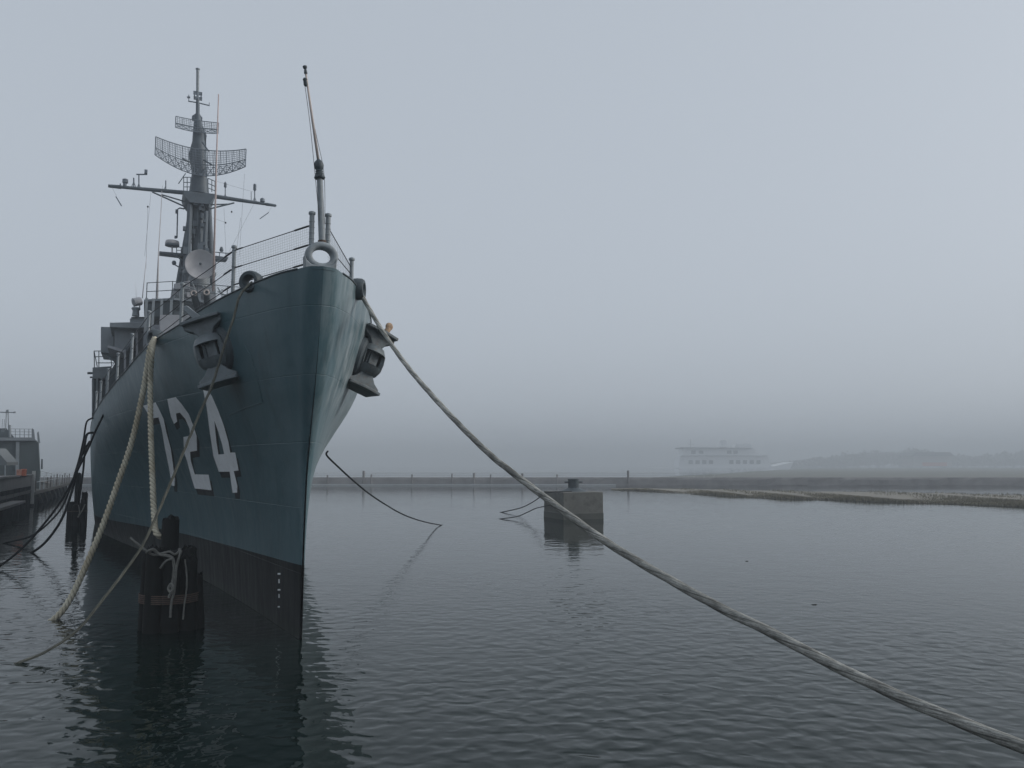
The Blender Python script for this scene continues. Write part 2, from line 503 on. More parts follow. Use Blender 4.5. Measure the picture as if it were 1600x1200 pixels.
for j in range(nT - 1):           # transom
    a = (len(SS) - 1) * nT + j
    fs.append((a, a + nh, a + nh + 1, a + 1))
mb.add(vs, fs)
me = bpy.data.meshes.new('hull')
me.from_pydata([tuple(v) for v in vs], [], fs)
bm = bmesh.new(); bm.from_mesh(me)
bmesh.ops.remove_doubles(bm, verts=bm.verts, dist=0.0008)
bmesh.ops.recalc_face_normals(bm, faces=bm.faces)
bm.to_mesh(me); bm.free()
me.polygons.foreach_set('use_smooth', [True] * len(me.polygons))
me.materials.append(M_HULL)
hull = bpy.data.objects.new('hull', me); C.objects.link(hull); hull.parent = ship
HB = BVHTree.FromPolygons([v.co.copy() for v in me.vertices], [tuple(p.vertices) for p in me.polygons])
def hull_hit(px, py):            # ship-local point and outward normal on the plating
    o = ISHIP @ EYE
    dloc = (ISHIP.to_3x3() @ ray(px, py)).normalized()
    hit, nrm, _, _ = HB.ray_cast(o, dloc)
    if hit is None: return None
    if nrm.dot(dloc) > 0: nrm = -nrm
    return hit, nrm

# deck and its edge
mb = MB()
n_ = len(SS)
vs = [hull_point(s, 1.0, 1) - Vector((0, 0.01, 0.06)) for s in SS] + [hull_point(s, 1.0, -1) - Vector((0, -0.01, 0.06)) for s in SS]
mb.add(vs, [(i, i + 1, n_ + i + 1, n_ + i) for i in range(n_ - 1)])
mb.build('deck', M_TEAK, ship)
mb = MB()
for side in (1, -1):
    pts = [hull_point(s, 1.0, side) + Vector((0, 0, 0.0)) for s in SS if 0.3 < s < 60]
    mb.tube(pts, 0.022, 6)
mb.build('deck_edge_bar', M_DGREY, ship, smooth=True)

# --- marks on the hull
def decal(px_outer, holes, off, name, mat, parent):
    loops = [[Vector((x, y, 0)) for x, y in px_outer]] + [[Vector((x, y, 0)) for x, y in h] for h in holes]
    flat = [p for l in loops for p in l]
    tris = tessellate_polygon(loops)
    bm = bmesh.new()
    bv = [bm.verts.new(p) for p in flat]
    for t in tris:
        try: bm.faces.new([bv[i] for i in t])
        except ValueError: pass
    xs = [p.x for p in flat]; ys = [p.y for p in flat]
    step = 4.0
    for axis, lo, hi in ((0, min(xs), max(xs)), (1, min(ys), max(ys))):
        c = lo + step
        while c < hi:
            no = Vector((1, 0, 0)) if axis == 0 else Vector((0, 1, 0))
            bmesh.ops.bisect_plane(bm, geom=bm.verts[:] + bm.edges[:] + bm.faces[:], plane_co=no * c, plane_no=no)
            c += step
    for v in bm.verts:
        h = hull_hit(v.co.x, v.co.y)
        if h: v.co = h[0] + h[1] * off
    bmesh.ops.recalc_face_normals(bm, faces=bm.faces)
    me = bpy.data.meshes.new(name); bm.to_mesh(me); bm.free()
    me.polygons.foreach_set('use_smooth', [True] * len(me.polygons))
    me.materials.append(mat)
    o = bpy.data.objects.new(name, me); C.objects.link(o); o.parent = parent
    return o
def q6(l): return [(120 + x / 5.3333, 600 + y / 5.3333) for x, y in l]
SEVEN = q6([(553,180),(658,152),(690,215),(725,290),(747,400),(785,540),(805,690),(818,790),(815,850),(792,845),(785,790),(768,690),(735,530),(708,370),(682,278),(612,290),(590,240)])
TWO = q6([(755,125),(825,108),(870,160),(935,250),(970,340),(1000,430),(1003,555),(945,565),(952,640),(985,752),(1100,755),(1125,885),(985,870),(960,790),(920,640),(895,570),(890,440),(945,430),(940,370),(905,290),(860,238),(828,245),(838,312),(812,332),(785,270)])
FOUR = q6([(1055,50),(1090,38),(1130,105),(1180,220),(1225,340),(1265,480),(1280,570),(1322,570),(1350,720),(1310,725),(1340,850),(1338,905),(1300,905),(1275,730),(1185,730),(1140,600),(1110,400),(1085,200)])
HOLE4 = q6([(1148,305),(1180,395),(1212,500),(1230,583),(1182,586),(1165,480)])
def shift(l, dx, dy): return [(x + dx, y + dy) for x, y in l]
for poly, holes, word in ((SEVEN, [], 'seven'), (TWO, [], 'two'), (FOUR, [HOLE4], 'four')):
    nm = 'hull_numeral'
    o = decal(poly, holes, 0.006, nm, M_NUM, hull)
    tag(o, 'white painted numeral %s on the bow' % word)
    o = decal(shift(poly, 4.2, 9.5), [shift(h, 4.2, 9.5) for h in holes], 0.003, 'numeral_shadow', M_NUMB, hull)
for (x, y, wd, ht) in ((436.5,896.5,2.2,1.3),(436.5,908,.9,3.2),(436.5,921.5,2.2,1.2),(436.5,931,.9,3.0),(436,948,1.6,1)):
    decal([(x-wd,y-ht),(x+wd,y-ht),(x+wd,y+ht),(x-wd,y+ht)], [], 0.008, 'draft_mark', M_NUM, hull)
# welded seams standing proud, port chains hanging loose
mb = MB()
for line in ([(358,648),(385,637),(409,629)], [(411,629),(404,598),(394,560),(381,537)], [(330,610),(340,600),(352,590)]):
    pts = []
    for (xa, ya), (xb, yb) in zip(line, line[1:]):
        for k in range(8):
            h = hull_hit(xa + (xb-xa)*k/7, ya + (yb-ya)*k/7)
            if h: pts.append(h[0] + h[1] * 0.006)
    mb.tube(pts, 0.011, 5)
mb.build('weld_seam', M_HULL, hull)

# --- bullnose
mb = MB()
bc = on_u(502, 401, -1.05)
Mx = Matrix.Translation(bc) @ Matrix.Rotation(R(90), 4, 'Y') @ Matrix.Rotation(R(90), 4, 'Z')
mb.torus(Mx, 0.262, 0.222, 0.075, n=36, k=12, tw=0.13)
mb.prism([Vector((-1.19, y, z)) for y, z in ((-.30, bc.z - .5), (.30, bc.z - .5), (.325, bc.z - .02), (.285, bc.z - .12), (.2, bc.z - .20), (0, bc.z - .235), (-.2, bc.z - .20), (-.285, bc.z - .12), (-.325, bc.z - .02))], (.26, 0, 0))
bull = mb.build('bullnose', M_RAIL, ship, smooth='auto', bevel=0.03)

def chock(px, py, u, side, yaw):
    c = on_u(px, py, u)
    Mx = Matrix.Translation(c) @ Matrix.Rotation(yaw, 4, 'Z') @ Matrix.Rotation(R(90), 4, 'X')
    m = MB().torus(Mx, 0.18, 0.17, 0.07, n=28, k=10, tw=0.15)
    return m.build('mooring_chock', M_DGREY, ship, smooth='auto'), c
ck1, ck1c = chock(393, 441, 0.35, 1, R(52))
ck2, ck2c = chock(559, 452, -0.15, -1, R(-25))
ck3, ck3c = chock(243, 528, 6.6, 1, R(24))

# --- guard rails
def deck_edge(u, side, inset=0.10):
    s = (u + 1.48) * 114 / 115.48
    p = hull_point(max(s, 0), 1.0, side)
    return Vector((u, side * max(0.0, abs(p.y) - inset), p.z))
for side, us in ((1, (-0.85, 1.15, 4.4, 7.6, 10.8, 14.0, 17.2, 20.4, 23.6)), (-1, (-0.85, -0.42))):
    gr = empty('guard_rail'); gr.parent = ship
    posts = []
    for i, u in enumerate(us):
        b = deck_edge(u, side)
        if i == 0: b = Vector((u - .12, side * 0.165, b.z))
        m = MB()
        H = 1.22 if i == 0 else 1.05 if side > 0 else .52
        rr = 0.05 if i == 0 else 0.044
        m.tube([b + Vector((0, 0, -.05 if i else .50)), b + Vector((0, 0, H))], rr, 10)
        m.lathe([(rr + .018, 0), (rr + .022, .02), (rr + .018, .05), (rr * .5, .07)], Matrix.Translation(b + Vector((0, 0, H))), 10)
        for hh in ((0.58, 0.7, 0.82, 0.94, 1.06) if i == 0 else (0.28, 0.63, 0.98) if side > 0 else ()):
            m.lathe([(rr + .003, 0), (rr + .009, .012), (rr + .003, .024)], Matrix.Translation(b + Vector((0, 0, hh))), 10)
        m.build('stanchion', M_RAIL, gr, smooth='auto')
        posts.append(b)
    for hh in (1.0, 0.60, 0.22):
        m = MB()
        for i in range(len(posts) - 1):
            a = posts[i] + Vector((0, 0, hh)); b = posts[i+1] + Vector((0, 0, hh * (1 if side > 0 else .35)))
            sag = 0.025 if i else 0.0
            pts = [a.lerp(b, k / 8) - Vector((0, 0, sag * math.sin(math.pi * k / 8))) for k in range(9)]
            m.tube(pts, 0.010, 5)
            d = (b - a)
            if i < 2 and side > 0:                                  # turnbuckles
                m.tube([a + d * 0.03, a + d * 0.05, a + d * (0.03 + 0.42 / d.length), a + d * (0.05 + 0.42 / d.length)], [0.012, 0.022, 0.022, 0.012], 6)
                m.tube([b - d * (0.28 / d.length), b - d * (0.06 / d.length)], 0.018, 6)
        m.build('lifeline', M_WIRE, gr, smooth=True)
    m = MB()
    for i in range(min(2, len(posts) - 1)):
        a, b = posts[i], posts[i+1]
        L = (b - a).length
        nv = int(L / 0.055)
        for k in range(1, nv):
            p = a.lerp(b, k / nv); zs = 1 if side > 0 else 1 - .65 * k / nv
            m.tube([p + Vector((0, 0, 0.03)), p + Vector((rng.normal(0, .006), 0, 0.5 * zs)), p + Vector((0, 0, 0.99 * zs))], 0.0017, 3, cap=False)
        for k in range(1, 18):
            z = Vector((0, 0, k * 0.055))
            m.tube([a + z, a.lerp(b, .5) + z * (1 if side > 0 else .675) - Vector((0, 0, 0.012)), b + z * (1 if side > 0 else .35)], 0.0017, 3, cap=False)
    m.build('safety_net', M_NET, gr)

# --- jackstaff
js = empty('jackstaff'); js.parent = ship
b0 = on_u(503.5, 382, -1.0); b1 = on_u(499.5, 278, -1.0)
MB().tube([b0, b0.lerp(b1, .02), b1], [0.075, 0.072, 0.06], 12).build('lower_tube', M_RAIL, js, smooth='auto')
m = MB()
m.tube([on_u(503.5, 384, -1.03), on_u(503.3, 376, -1.03)], [0.095, 0.085], 12)
m.build('heel_fitting', M_BROWN, js, smooth='auto')
m = MB()
b2 = on_u(498, 255, -1.0)
up = (b2 - b1).normalized()
q = up.to_track_quat('Z', 'Y').to_matrix().to_4x4()
m.lathe([(0.10, -0.02), (0.115, 0.0), (0.10, .05), (.075, .06), (.085, .09), (.07, .11), (.08, .14), (.065, .16), (.09, .2), (.10, .27), (.085, .33), (.05, .37), (.03, .39)], Matrix.Translation(b1) @ q, 14)
m.box((-0.12, -0.03, 0.02), (0.12, 0.03, 0.055), Matrix.Translation(b1) @ q)
m.build('collar', M_DGREY, js, smooth='auto')
b3 = on_u(477.2, 110, -1.0)
MB().tube([b2, b2.lerp(b3, .5), b3], [0.030, 0.027, 0.02], 8).build('staff', M_STAFF, js, smooth=True)
m = MB()
q2 = (b3 - b2).to_track_quat('Z', 'Y').to_matrix().to_4x4()
m.lathe([(.028, -.08), (.036, -.06), (.03, 0), (.02, .02), (.042, .05), (.045, .09), (.02, .1)], Matrix.Translation(b3) @ q2, 10)
m.lathe([(.03, -.34), (.045, -.31), (.04, -.22), (.05, -.20), (.03, -.17)], Matrix.Translation(b3 + Vector((0, .035, 0))) @ q2, 10)
m.build('truck', M_DGREY, js, smooth='auto')
m = MB()
m.tube(spline([on_u(475.5, 127, -1.0), on_u(484, 190, -1.0), on_u(492, 270, -1.02), on_u(499, 345, -1.06)], 24), 0.0055, 4)
m.tube(spline([on_u(479, 120, -1.0), on_u(492, 200, -1.0), on_u(506, 270, -1.02), on_u(508, 350, -1.06)], 24), 0.0055, 4)
m.build('halyard', M_WIRE, js)

# --- gun mount ahead of the bridge
gm = empty('gun_mount'); gm.parent = ship
m = MB()
gz = deck_z(17.5)
pl = [(15.0, 1.5), (14.7, .7), (14.7, -.7), (15.0, -1.5), (19.4, -1.75), (20.2, -1.2), (20.2, 1.2), (19.4, 1.75)]
m.prism([Vector((a, b, gz + .25)) for a, b in pl], (0, 0, 1.9))
m.build('gun_house', M_GREY, gm, bevel=0.12)
MB().lathe([(1.7, 0), (1.7, .3), (1.5, .3)], Matrix.Translation((17.5, 0, gz - .06)), 28).build('barbette', M_GREY, gm)
for px0, py0, px1, py1 in ((313, 497, 302.5, 458), (326, 492, 322.5, 457)):
    c0 = on_u(px0, py0, 15.6); c1 = on_u(px1, py1, 12.9)
    b = MB().tube([c0 - (c1 - c0) * .5, c0.lerp(c1, .4), c1.lerp(c0, .04), c1], [0.155, 0.135, 0.115, 0.125], 14).build('gun_barrel', M_DGREY, gm, smooth='auto')
    d = (c1 - c0).normalized()
    MB().torus(Matrix.Translation(c1) @ d.to_track_quat('Z', 'Y').to_matrix().to_4x4(), .085, .085, .03, n=16, k=6).build('muzzle_ring', M_STAFF, b, smooth=True)

# --- superstructure: polygons measured on transverse planes, real depth aft
def slab(poly_px, u0, u1, name, mat, parent, bevel=0.0):
    return MB().prism([on_u(x, y, u0) for x, y in poly_px], (u1 - u0, 0, 0)).build(name, mat, parent, bevel=bevel)
def blk(u0, u1, v0, v1, z0, z1, name, mat, parent, bevel=0.02):
    return MB().box((u0, v0, z0), (u1, v1, z1)).build(name, mat, parent, bevel=bevel)
dh = empty('deckhouse'); dh.parent = ship
blk(27.0, 62, -4.4, 3.7, 5.0, 8.6, 'lower_house', M_GREY, dh)
blk(28.5, 46, -3.3, 3.0, 8.6, 10.9, 'middle_house', M_LGREY, dh)
# forward breakwater house under the bridge (pale)
slab([(250, 492), (282, 492), (300, 492), (300, 540), (250, 540)], 26.5, 30, 'pale_front', M_LGREY, dh)
br = empty('bridge'); br.parent = ship
# wind-break band with dark ports
zt = on_u(260, 472, 31).z; zb = on_u(260, 496, 31).z
vl = on_u(228, 480, 31).y
m = MB()
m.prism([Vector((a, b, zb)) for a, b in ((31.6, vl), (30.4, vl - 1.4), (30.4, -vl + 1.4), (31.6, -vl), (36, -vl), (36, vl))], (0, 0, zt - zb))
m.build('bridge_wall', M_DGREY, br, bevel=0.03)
m = MB()
m.prism([Vector((a, b, zt + .004)) for a, b in ((31.4, vl + .12), (30.2, vl - 1.4), (30.2, -vl + 1.4), (31.4, -vl - .12), (36.2, -vl - .12), (36.2, vl + .12))], (0, 0, 0.12))
m.build('bridge_roof', M_GREY, br)
for k in range(9):
    v = (vl - 1.55) * (1 - k / 4)
    MB().box((30.36, v - .2, zb + .34), (30.40, v + .2, zt - .12)).build('bridge_window', M_GLASS, br)
for px in (228.5, 239.5, 252.5, 267.5):
    p = on_u(px, 480, 30.2)
    MB().box((30.12, p.y - .07, zb - 1.9), (30.28, p.y + .07, zt - .02)).build('bridge_column', M_GREY, br)
m = MB()
rail_v = [vl, vl - 1.3, 0.8, -0.8, -vl + 1.3, -vl]
for hh in (0.5, 1.0):
    m.tube([Vector((30.6 if i not in (0, 5) else 31.6, v, zt + .12 + hh)) for i, v in enumerate(rail_v)], .022, 5)
for i, v in enumerate(rail_v):
    u = 30.6 if i not in (0, 5) else 31.6
    m.tube([Vector((u, v, zt + .1)), Vector((u, v, zt + 1.14))], .025, 5)
m.build('bridge_railing', M_DGREY, br)
# upper control level
uc = empty('control_level'); uc.parent = ship
slab([(268, 452), (276, 447), (330, 447), (337, 455), (337, 478), (268, 478)], 33.2, 36.5, 'control_house', M_LGREY, uc, 0.04)
slab([(272, 443), (297, 438), (297, 452), (272, 452)], 33.0, 34.6, 'chart_box', M_LGREY, uc, 0.05)
slab([(236, 469), (262, 467), (262, 474), (236, 475)], 31.5, 33, 'flag_locker', M_GREY, uc, 0.03)
for k, (xa, ya, xb, yb) in enumerate(((279, 455, 287, 468), (292, 456, 298, 464), (305, 459, 314, 470), (318, 452, 326, 463), (274, 460, 278, 476))):
    slab([(xa, ya), (xb, ya), (xb, yb), (xa, yb)], 32.75 - .06 * k, 33.19, 'locker', [M_GREY, M_WHITE, M_GREY, M_WHITE, M_DGREY][k], uc, 0.02)
m = MB()
for (xa, ya, xb, yb) in ((283, 440, 286, 452), (290, 447, 305, 452), (300, 440, 305, 455), (322, 449, 336, 449), (322, 456, 336, 456), (336, 444, 336, 462), (329, 444, 329, 462), (316, 446, 322, 455), (340, 455, 352, 462), (340, 449, 347, 460), (347, 452, 347, 466)):
    m.tube([on_u(xa, ya, 32.6), on_u(xb, yb, 32.6)], .04, 6)
m.build('pipework', M_RAIL, uc)
# director with its dish
dr = empty('gun_director'); dr.parent = ship
dc = on_u(312, 425, 33.6)
m = MB()
m.lathe([(.62, -.95), (.6, -.3), (.9, -.2), (.95, -.1), (.95, 0)], Matrix.Translation(dc), 20)
m.build('director_base', M_GREY, dr, smooth='auto')
MB().box((dc.x - .7, dc.y - .75, dc.z), (dc.x + 1.3, dc.y + .75, dc.z + .9)).build('director_house', M_DGREY, dr, bevel=.12)
dcent = on_u(313.5, 413, 32.3)
dm = Matrix.Translation(dcent) @ (ISHIP @ EYE - dcent + Vector((-2, 3.5, 5.5))).to_track_quat('Z', 'Y').to_matrix().to_4x4()
Rd = 0.84
m = MB()
prof = [(0.02, -.16)] + [(Rd * k / 10, -.16 + .26 * (k / 10) ** 2) for k in range(1, 11)]
prof += [(Rd + .02, .10), (Rd + .02, .07)] + [(Rd * k / 10, -.20 + .26 * (k / 10) ** 2) for k in range(10, 0, -1)] + [(0.02, -.2)]
m.lathe(prof, dm, 40)
dish = m.build('radar_dish', M_WHITE, dr, smooth='auto')
m = MB().tube([dm @ Vector((0, 0, -.16)), dm @ Vector((0, 0, .24))], .035, 8)
m.lathe([(.03, .2), (.075, .22), (.075, .3), (.03, .32)], dm, 12)
m.build('feed_horn', M_DGREY, dish, smooth='auto')
m = MB()
m.tube([dm @ Vector((.15, .1, -.2)), dc + Vector((-.5, .3, .5))], .07, 8)
m.tube([dm @ Vector((-.2, .3, -.2)), dm @ Vector((-.5, .75, -.4)), dc + Vector((0, .7, .2))], .06, 6)
m.build('dish_mount', M_DGREY, dr)

# starboard wing platform, gallery and tub
wp = empty('wing_platform'); wp.parent = ship
slab([(171.5, 504), (229, 503), (229, 511), (215, 513), (171.5, 511)], 31.5, 36, 'platform_deck', M_GREY, wp, 0.02)
slab([(203, 498), (206, 496.2), (230, 496), (230, 504), (203, 504)], 31.8, 34, 'pedestal_block', M_GREY, wp, 0.02)
slab([(205, 495), (229.5, 495), (229.5, 496.3), (205, 496.3)], 31.7, 34.1, 'pedestal_cap', M_DGREY, wp)
slab([(157.5, 510.5), (178.5, 511), (178.5, 552.5), (157.5, 551)], 34.6, 38, 'shield_panel', M_GREY, wp, 0.02)
slab([(179, 511), (214, 513), (214, 527), (199, 547), (193, 549), (179, 545)], 32.2, 37.8, 'wing_bulwark', M_GREY, wp, 0.02)
slab([(168, 539.5), (180, 542), (195, 547.5), (194, 551), (168, 543)], 31.2, 34, 'shelf', M_LGREY, wp)
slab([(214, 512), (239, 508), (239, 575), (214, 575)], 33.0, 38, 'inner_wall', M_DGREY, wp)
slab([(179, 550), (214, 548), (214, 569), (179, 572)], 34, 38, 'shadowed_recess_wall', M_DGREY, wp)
for x0, x1, y0, y1, u in ((193.5, 196.8, 547, 581, 31.3), (212.2, 215.6, 511, 566, 32.0)):
    slab([(x0, y0), (x1, y0), (x1, y1), (x0, y1)], u, u + .14, 'support_column', M_LGREY, wp)
m = MB()
m.tube([on_u(160, 551, 35), on_u(180, 565, 34)], .06, 6)
m.build('brace', M_DGREY, wp); m = MB()
m.tube([on_u(197, 545, 31.4), on_u(212, 528, 31.9)], .05, 6)
m.build('brace', M_DGREY, wp)
m = MB()
for xa, ya, xb, yb in ((147, 548.5, 158, 548.5), (147, 557.5, 178, 557), (152, 567, 178, 567), (147, 548, 147.5, 574), (154.5, 548.5, 154.5, 574), (147, 549, 152, 573), (173, 557, 174.5, 572)):
    m.tube([on_u(xa, ya, 38.5), on_u(xb, yb, 38.5)], .028, 5)
m.build('wing_railing', M_DGREY, wp)
sl = empty('signal_lamp'); sl.parent = ship
c = on_u(214, 471.5, 32.2)
m = MB().lathe([(.19, -.22), (.24, -.2), (.24, .2), (.2, .24)], Matrix.Translation(c) @ Matrix.Rotation(R(70), 4, 'X') @ Matrix.Rotation(R(20), 4, 'Y'), 16)
m.build('lamp_drum', M_LGREY, sl, smooth='auto')
m = MB()
for dx in (-4.6, 4.6):
    m.tube([on_u(214 + dx, 473, 32.2), on_u(214 + dx * .9, 482, 32.2), on_u(214 + dx * .5, 486, 32.2)], .035, 6)
m.lathe([(.2, 0), (.17, .3), (.24, .42), (.2, .5)], Matrix.Translation(on_u(212, 494, 32.2)), 12)
m.build('lamp_stand', M_GREY, sl, smooth='auto')
tub = empty('gun_tub'); tub.parent = ship
slab([(144.5, 574), (174, 572), (174, 591), (144.5, 592)], 36.5, 41, 'tub_bulwark', M_GREY, tub, 0.03)
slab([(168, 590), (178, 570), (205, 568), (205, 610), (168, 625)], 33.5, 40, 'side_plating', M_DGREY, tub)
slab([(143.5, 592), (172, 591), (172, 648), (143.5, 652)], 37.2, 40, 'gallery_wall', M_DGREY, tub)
for px in (145.2, 151.5, 158.5, 165.5, 172):
    slab([(px - 1, 590), (px + 1.1, 590), (px + .2, 645), (px - 1.8, 645)], 36.4, 36.55, 'gallery_column', M_GREY, tub)
slab([(203, 545), (206, 543), (206, 575), (201, 580)], 31, 31.2, 'gallery_column', M_GREY, tub)
m = MB()
m.tube([on_u(145, 583, 38), on_u(136.5, 583, 38)], .07, 6); m.tube([on_u(145, 589.5, 38), on_u(140.5, 589.5, 38)], .05, 6)
m.build('boom_stub', M_DGREY, tub)

# --- foremast
fm = empty('foremast'); fm.parent = ship
UM = 36.0
def mp(x, y, du=0.0): return on_u(x, y, UM + du)
m = MB()
m.tube([mp(306, 462), mp(311, 300)], [.36, .34], 16)
m.tube([mp(311, 304), mp(311.5, 272), mp(310.5, 232), mp(309.5, 200), mp(309, 178)], [.62, .46, .42, .30, .14], 14)
m.tube([mp(309, 182), mp(308.8, 155)], [.13, .10], 10)
m.build('mast_pole', M_MAST, fm, smooth='auto')
for xa, xb, du in ((275, 303, 3.2), (333, 325, 3.2), (287, 299, -1.2)):
    MB().tube([mp(xa, 472, du * .3), mp(xb, 305, 0)], [.21, .17], 12).build('mast_leg', M_MAST, fm, smooth='auto')
m = MB()
for y, xa, xb in ((435, 283, 329), (412, 287, 328), (380, 291, 327), (350, 296, 326), (328, 299, 325)):
    m.tube([mp(xa, y, .2), mp(xb, y - 4, .2)], .07, 6)
for (xa, ya, xb, yb) in ((283, 435, 328, 410), (328, 432, 290, 395), (292, 380, 326, 350), (326, 378, 296, 345), (297, 350, 325, 320), (270, 478, 300, 330), (280, 478, 303, 340)):
    m.tube([mp(xa, ya, .3), mp(xb, yb, .3)], .05, 6)
m.build('mast_bracing', M_MAST, fm)
m = MB()
for y in np.arange(318, 460, 6):
    x = 297 - (y - 318) * 0.07
    m.tube([mp(x - 2.5, y, -.5), mp(x + 2.5, y, -.5)], .018, 4)
m.tube([mp(294.5, 318, -.5), mp(284.5, 460, -.5)], .02, 4); m.tube([mp(299.5, 318, -.5), mp(289.5, 460, -.5)], .02, 4)
m.tube([mp(297, 320, -.6), mp(291, 455, -.6)], .16, 8); m.tube([mp(322, 330, -.5), mp(318, 440, -.5)], .14, 8)
m.build('cable_run', M_MAST, fm)
m = MB()
for k in range(34):
    y = 300 + rng.random() * 150
    t = (y - 300) / 160
    x = 311 - 6 * t + rng.normal(0, 7 + 7 * t)
    p = mp(x, y, -.4 - .4 * rng.random())
    sx, sz = .05 + .12 * rng.random(), .06 + .2 * rng.random()
    m.box(p - Vector((.08, sx, sz)), p + Vector((.3, sx, sz)))
for k in range(16):
    y = 302 + rng.random() * 120; x = 311 + rng.normal(0, 9)
    m.tube([mp(x, y, -.6), mp(x + rng.normal(0, 2), y + 18 + 30 * rng.random(), -.55)], .025 + .02 * rng.random(), 5)
m.build('mast_equipment', M_MAST, fm)
# yard
yd = MB()
ya, yb, yc = mp(169, 290.5), mp(310, 303), mp(432, 321.5)
yd.tube([ya, ya.lerp(yb, .12), ya.lerp(yb, .3), yb, yb.lerp(yc, .6), yb.lerp(yc, .85), yc], [.05, .10, .11, .15, .12, .09, .04], 10)
yd.tube([ya.lerp(yb, -.0), ya.lerp(yb, .14)], [.10, .13], 8); yd.tube([yb.lerp(yc, .86), yb.lerp(yc, .99)], [.11, .09], 8)
yd.tube([mp(238, 300), mp(289, 323)], .05, 6); yd.tube([mp(252, 304), mp(289, 315)], .045, 6)
yd.tube([mp(366, 317), mp(325, 327)], .05, 6); yd.tube([mp(356, 319), mp(325, 320)], .045, 6)
yard = yd.build('yard', M_MAST, fm, smooth='auto')
def stick(m, x, y0, y1, r=.03, du=0): m.tube([mp(x, y0, du), mp(x, y1, du)], r, 6)
def feet(m, x, y, dx=4, y2=None): m.tube([mp(x - dx, y), mp(x, y2 or y - 9)], .02, 4); m.tube([mp(x + dx, y + 1), mp(x, y2 or y - 9)], .02, 4)
def ant(m, name='yard_antenna'): m.build(name, M_ANT, fm, smooth='auto')
m = MB(); stick(m, 195, 291, 283, .12); m.lathe([(.05, 0), (.17, .1), (.17, .3), (.05, .36)], Matrix.Translation(mp(195.5, 288)), 10); ant(m, 'yard_lamp')
m = MB(); stick(m, 188, 291, 287, .04); ant(m)
m = MB(); stick(m, 209, 294, 278, .045); feet(m, 209, 293); ant(m)
m = MB(); stick(m, 217, 295, 272.5, .04); feet(m, 217, 296)
m.tube([mp(213, 272.5), mp(230, 272.5)], .045, 6); m.box(mp(225.5, 271) - Vector((.1, .0, 0)), mp(230.5, 266) + Vector((.1, 0, 0))); ant(m, 'wind_vane')
m = MB(); stick(m, 259, 300, 282, .035); m.tube([mp(254, 300), mp(259, 291)], .02, 4); ant(m)
m = MB(); stick(m, 352, 312, 284, .035); m.lathe([(.06, 0), (.09, .05), (.08, .3), (.03, .34)], Matrix.Translation(mp(352, 293)), 8); feet(m, 352, 312); ant(m)
m = MB(); stick(m, 398, 317, 288, .04); m.lathe([(.06, 0), (.1, .05), (.1, .42), (.05, .46)], Matrix.Translation(mp(398, 298)), 8); feet(m, 398, 317); ant(m)
m = MB(); stick(m, 392.5, 317, 300, .025); ant(m)
m = MB(); stick(m, 410, 319, 314, .08); m.lathe([(.05, 0), (.16, .08), (.15, .26), (.04, .34)], Matrix.Translation(mp(410, 317)), 10); ant(m, 'yard_lamp')
m = MB(); m.tube([mp(181, 307), mp(190, 322)], .035, 5); ant(m, 'hanging_boom')
m = MB(); m.tube([mp(420, 332), mp(406, 342)], .03, 5); ant(m, 'hanging_boom')
# platforms
pf = MB()
pf.prism([mp(286, 298, -.9), mp(337, 303, -.9), mp(332, 312, -.9), mp(327, 319, -.9), mp(297, 316, -.9), mp(290, 308, -.9)], (2.4, 0, 0))
pf.build('upper_platform', M_MAST, fm)
for xs, dy in (((287, 292.5, 298), 0), ((325, 331, 336), 4)):
    m = MB()
    for i, x in enumerate(xs): m.tube([mp(x, 300, -.8), mp(x, 277 + dy * (.4 + .6 * i), -.8)], .026, 5)
    for yy in (277, 285, 292):
        m.tube([mp(x, yy + dy * (.4 + .6 * i), -.8) for i, x in enumerate(xs)], .026, 5)
    if not dy: m.tube([mp(279, 287, -.8), mp(290, 271, -.8)], .03, 5)
    m.build('platform_railing', M_MAST, fm)
pf = MB()
pf.prism([mp(249, 392.5), mp(300, 397), mp(300, 401), mp(281, 399), mp(249, 395)], (.8, 0, 0))
pf.prism([mp(326, 398), mp(357, 402), mp(354, 406), mp(326, 404)], (.7, 0, 0))
pf.tube([mp(274, 398), mp(293, 414)], .05, 6); pf.tube([mp(354, 404), mp(330, 411)], .05, 6)
pf.build('lower_platform', M_MAST, fm)
m = MB()
for x, y in ((276, 398), (283, 398), (290, 398)): m.tube([mp(x, y), mp(x, y - 12)], .026, 5)
m.tube([mp(276, 386), mp(292, 387)], .026, 5); m.tube([mp(276, 391), mp(292, 392)], .02, 5)
m.build('lower_railing', M_MAST, fm)
m = MB()
for x, y in ((330, 402), (343, 403), (353, 404)): m.tube([mp(x, y), mp(x, y - 8)], .026, 5)
m.tube([mp(326, 393), mp(358, 396)], .03, 5)
m.lathe([(.1, 0), (.13, .1), (.06, .3)], Matrix.Translation(mp(346, 393)), 8)
m.build('lower_railing', M_MAST, fm)
rd = MB().lathe([(.30, -.02), (.40, .06), (.42, .16), (.38, .3), (.2, .36)], Matrix.Translation(mp(269, 384)), 20)
rd.tube([mp(269, 394), mp(269, 383)], .05, 6)
rd.build('radome', M_WHITE, fm, smooth='auto')
MB().lathe([(.25, -.06), (.42, -.02), (.41, .09), (.25, .095)], Matrix.Translation(mp(269, 384)), 20).build('radome_base', M_MAST, fm, smooth='auto')
m = MB()
m.tube([mp(276.5, 372), mp(277.5, 327), mp(281, 325), mp(288, 326.5)], .045, 6)
m.box(mp(274, 333) - Vector((.1, 0, 0)), mp(277, 328) + Vector((.1, 0, 0))); m.box(mp(272.5, 372) - Vector((.1, 0, 0)), mp(276, 369) + Vector((.1, 0, 0)))
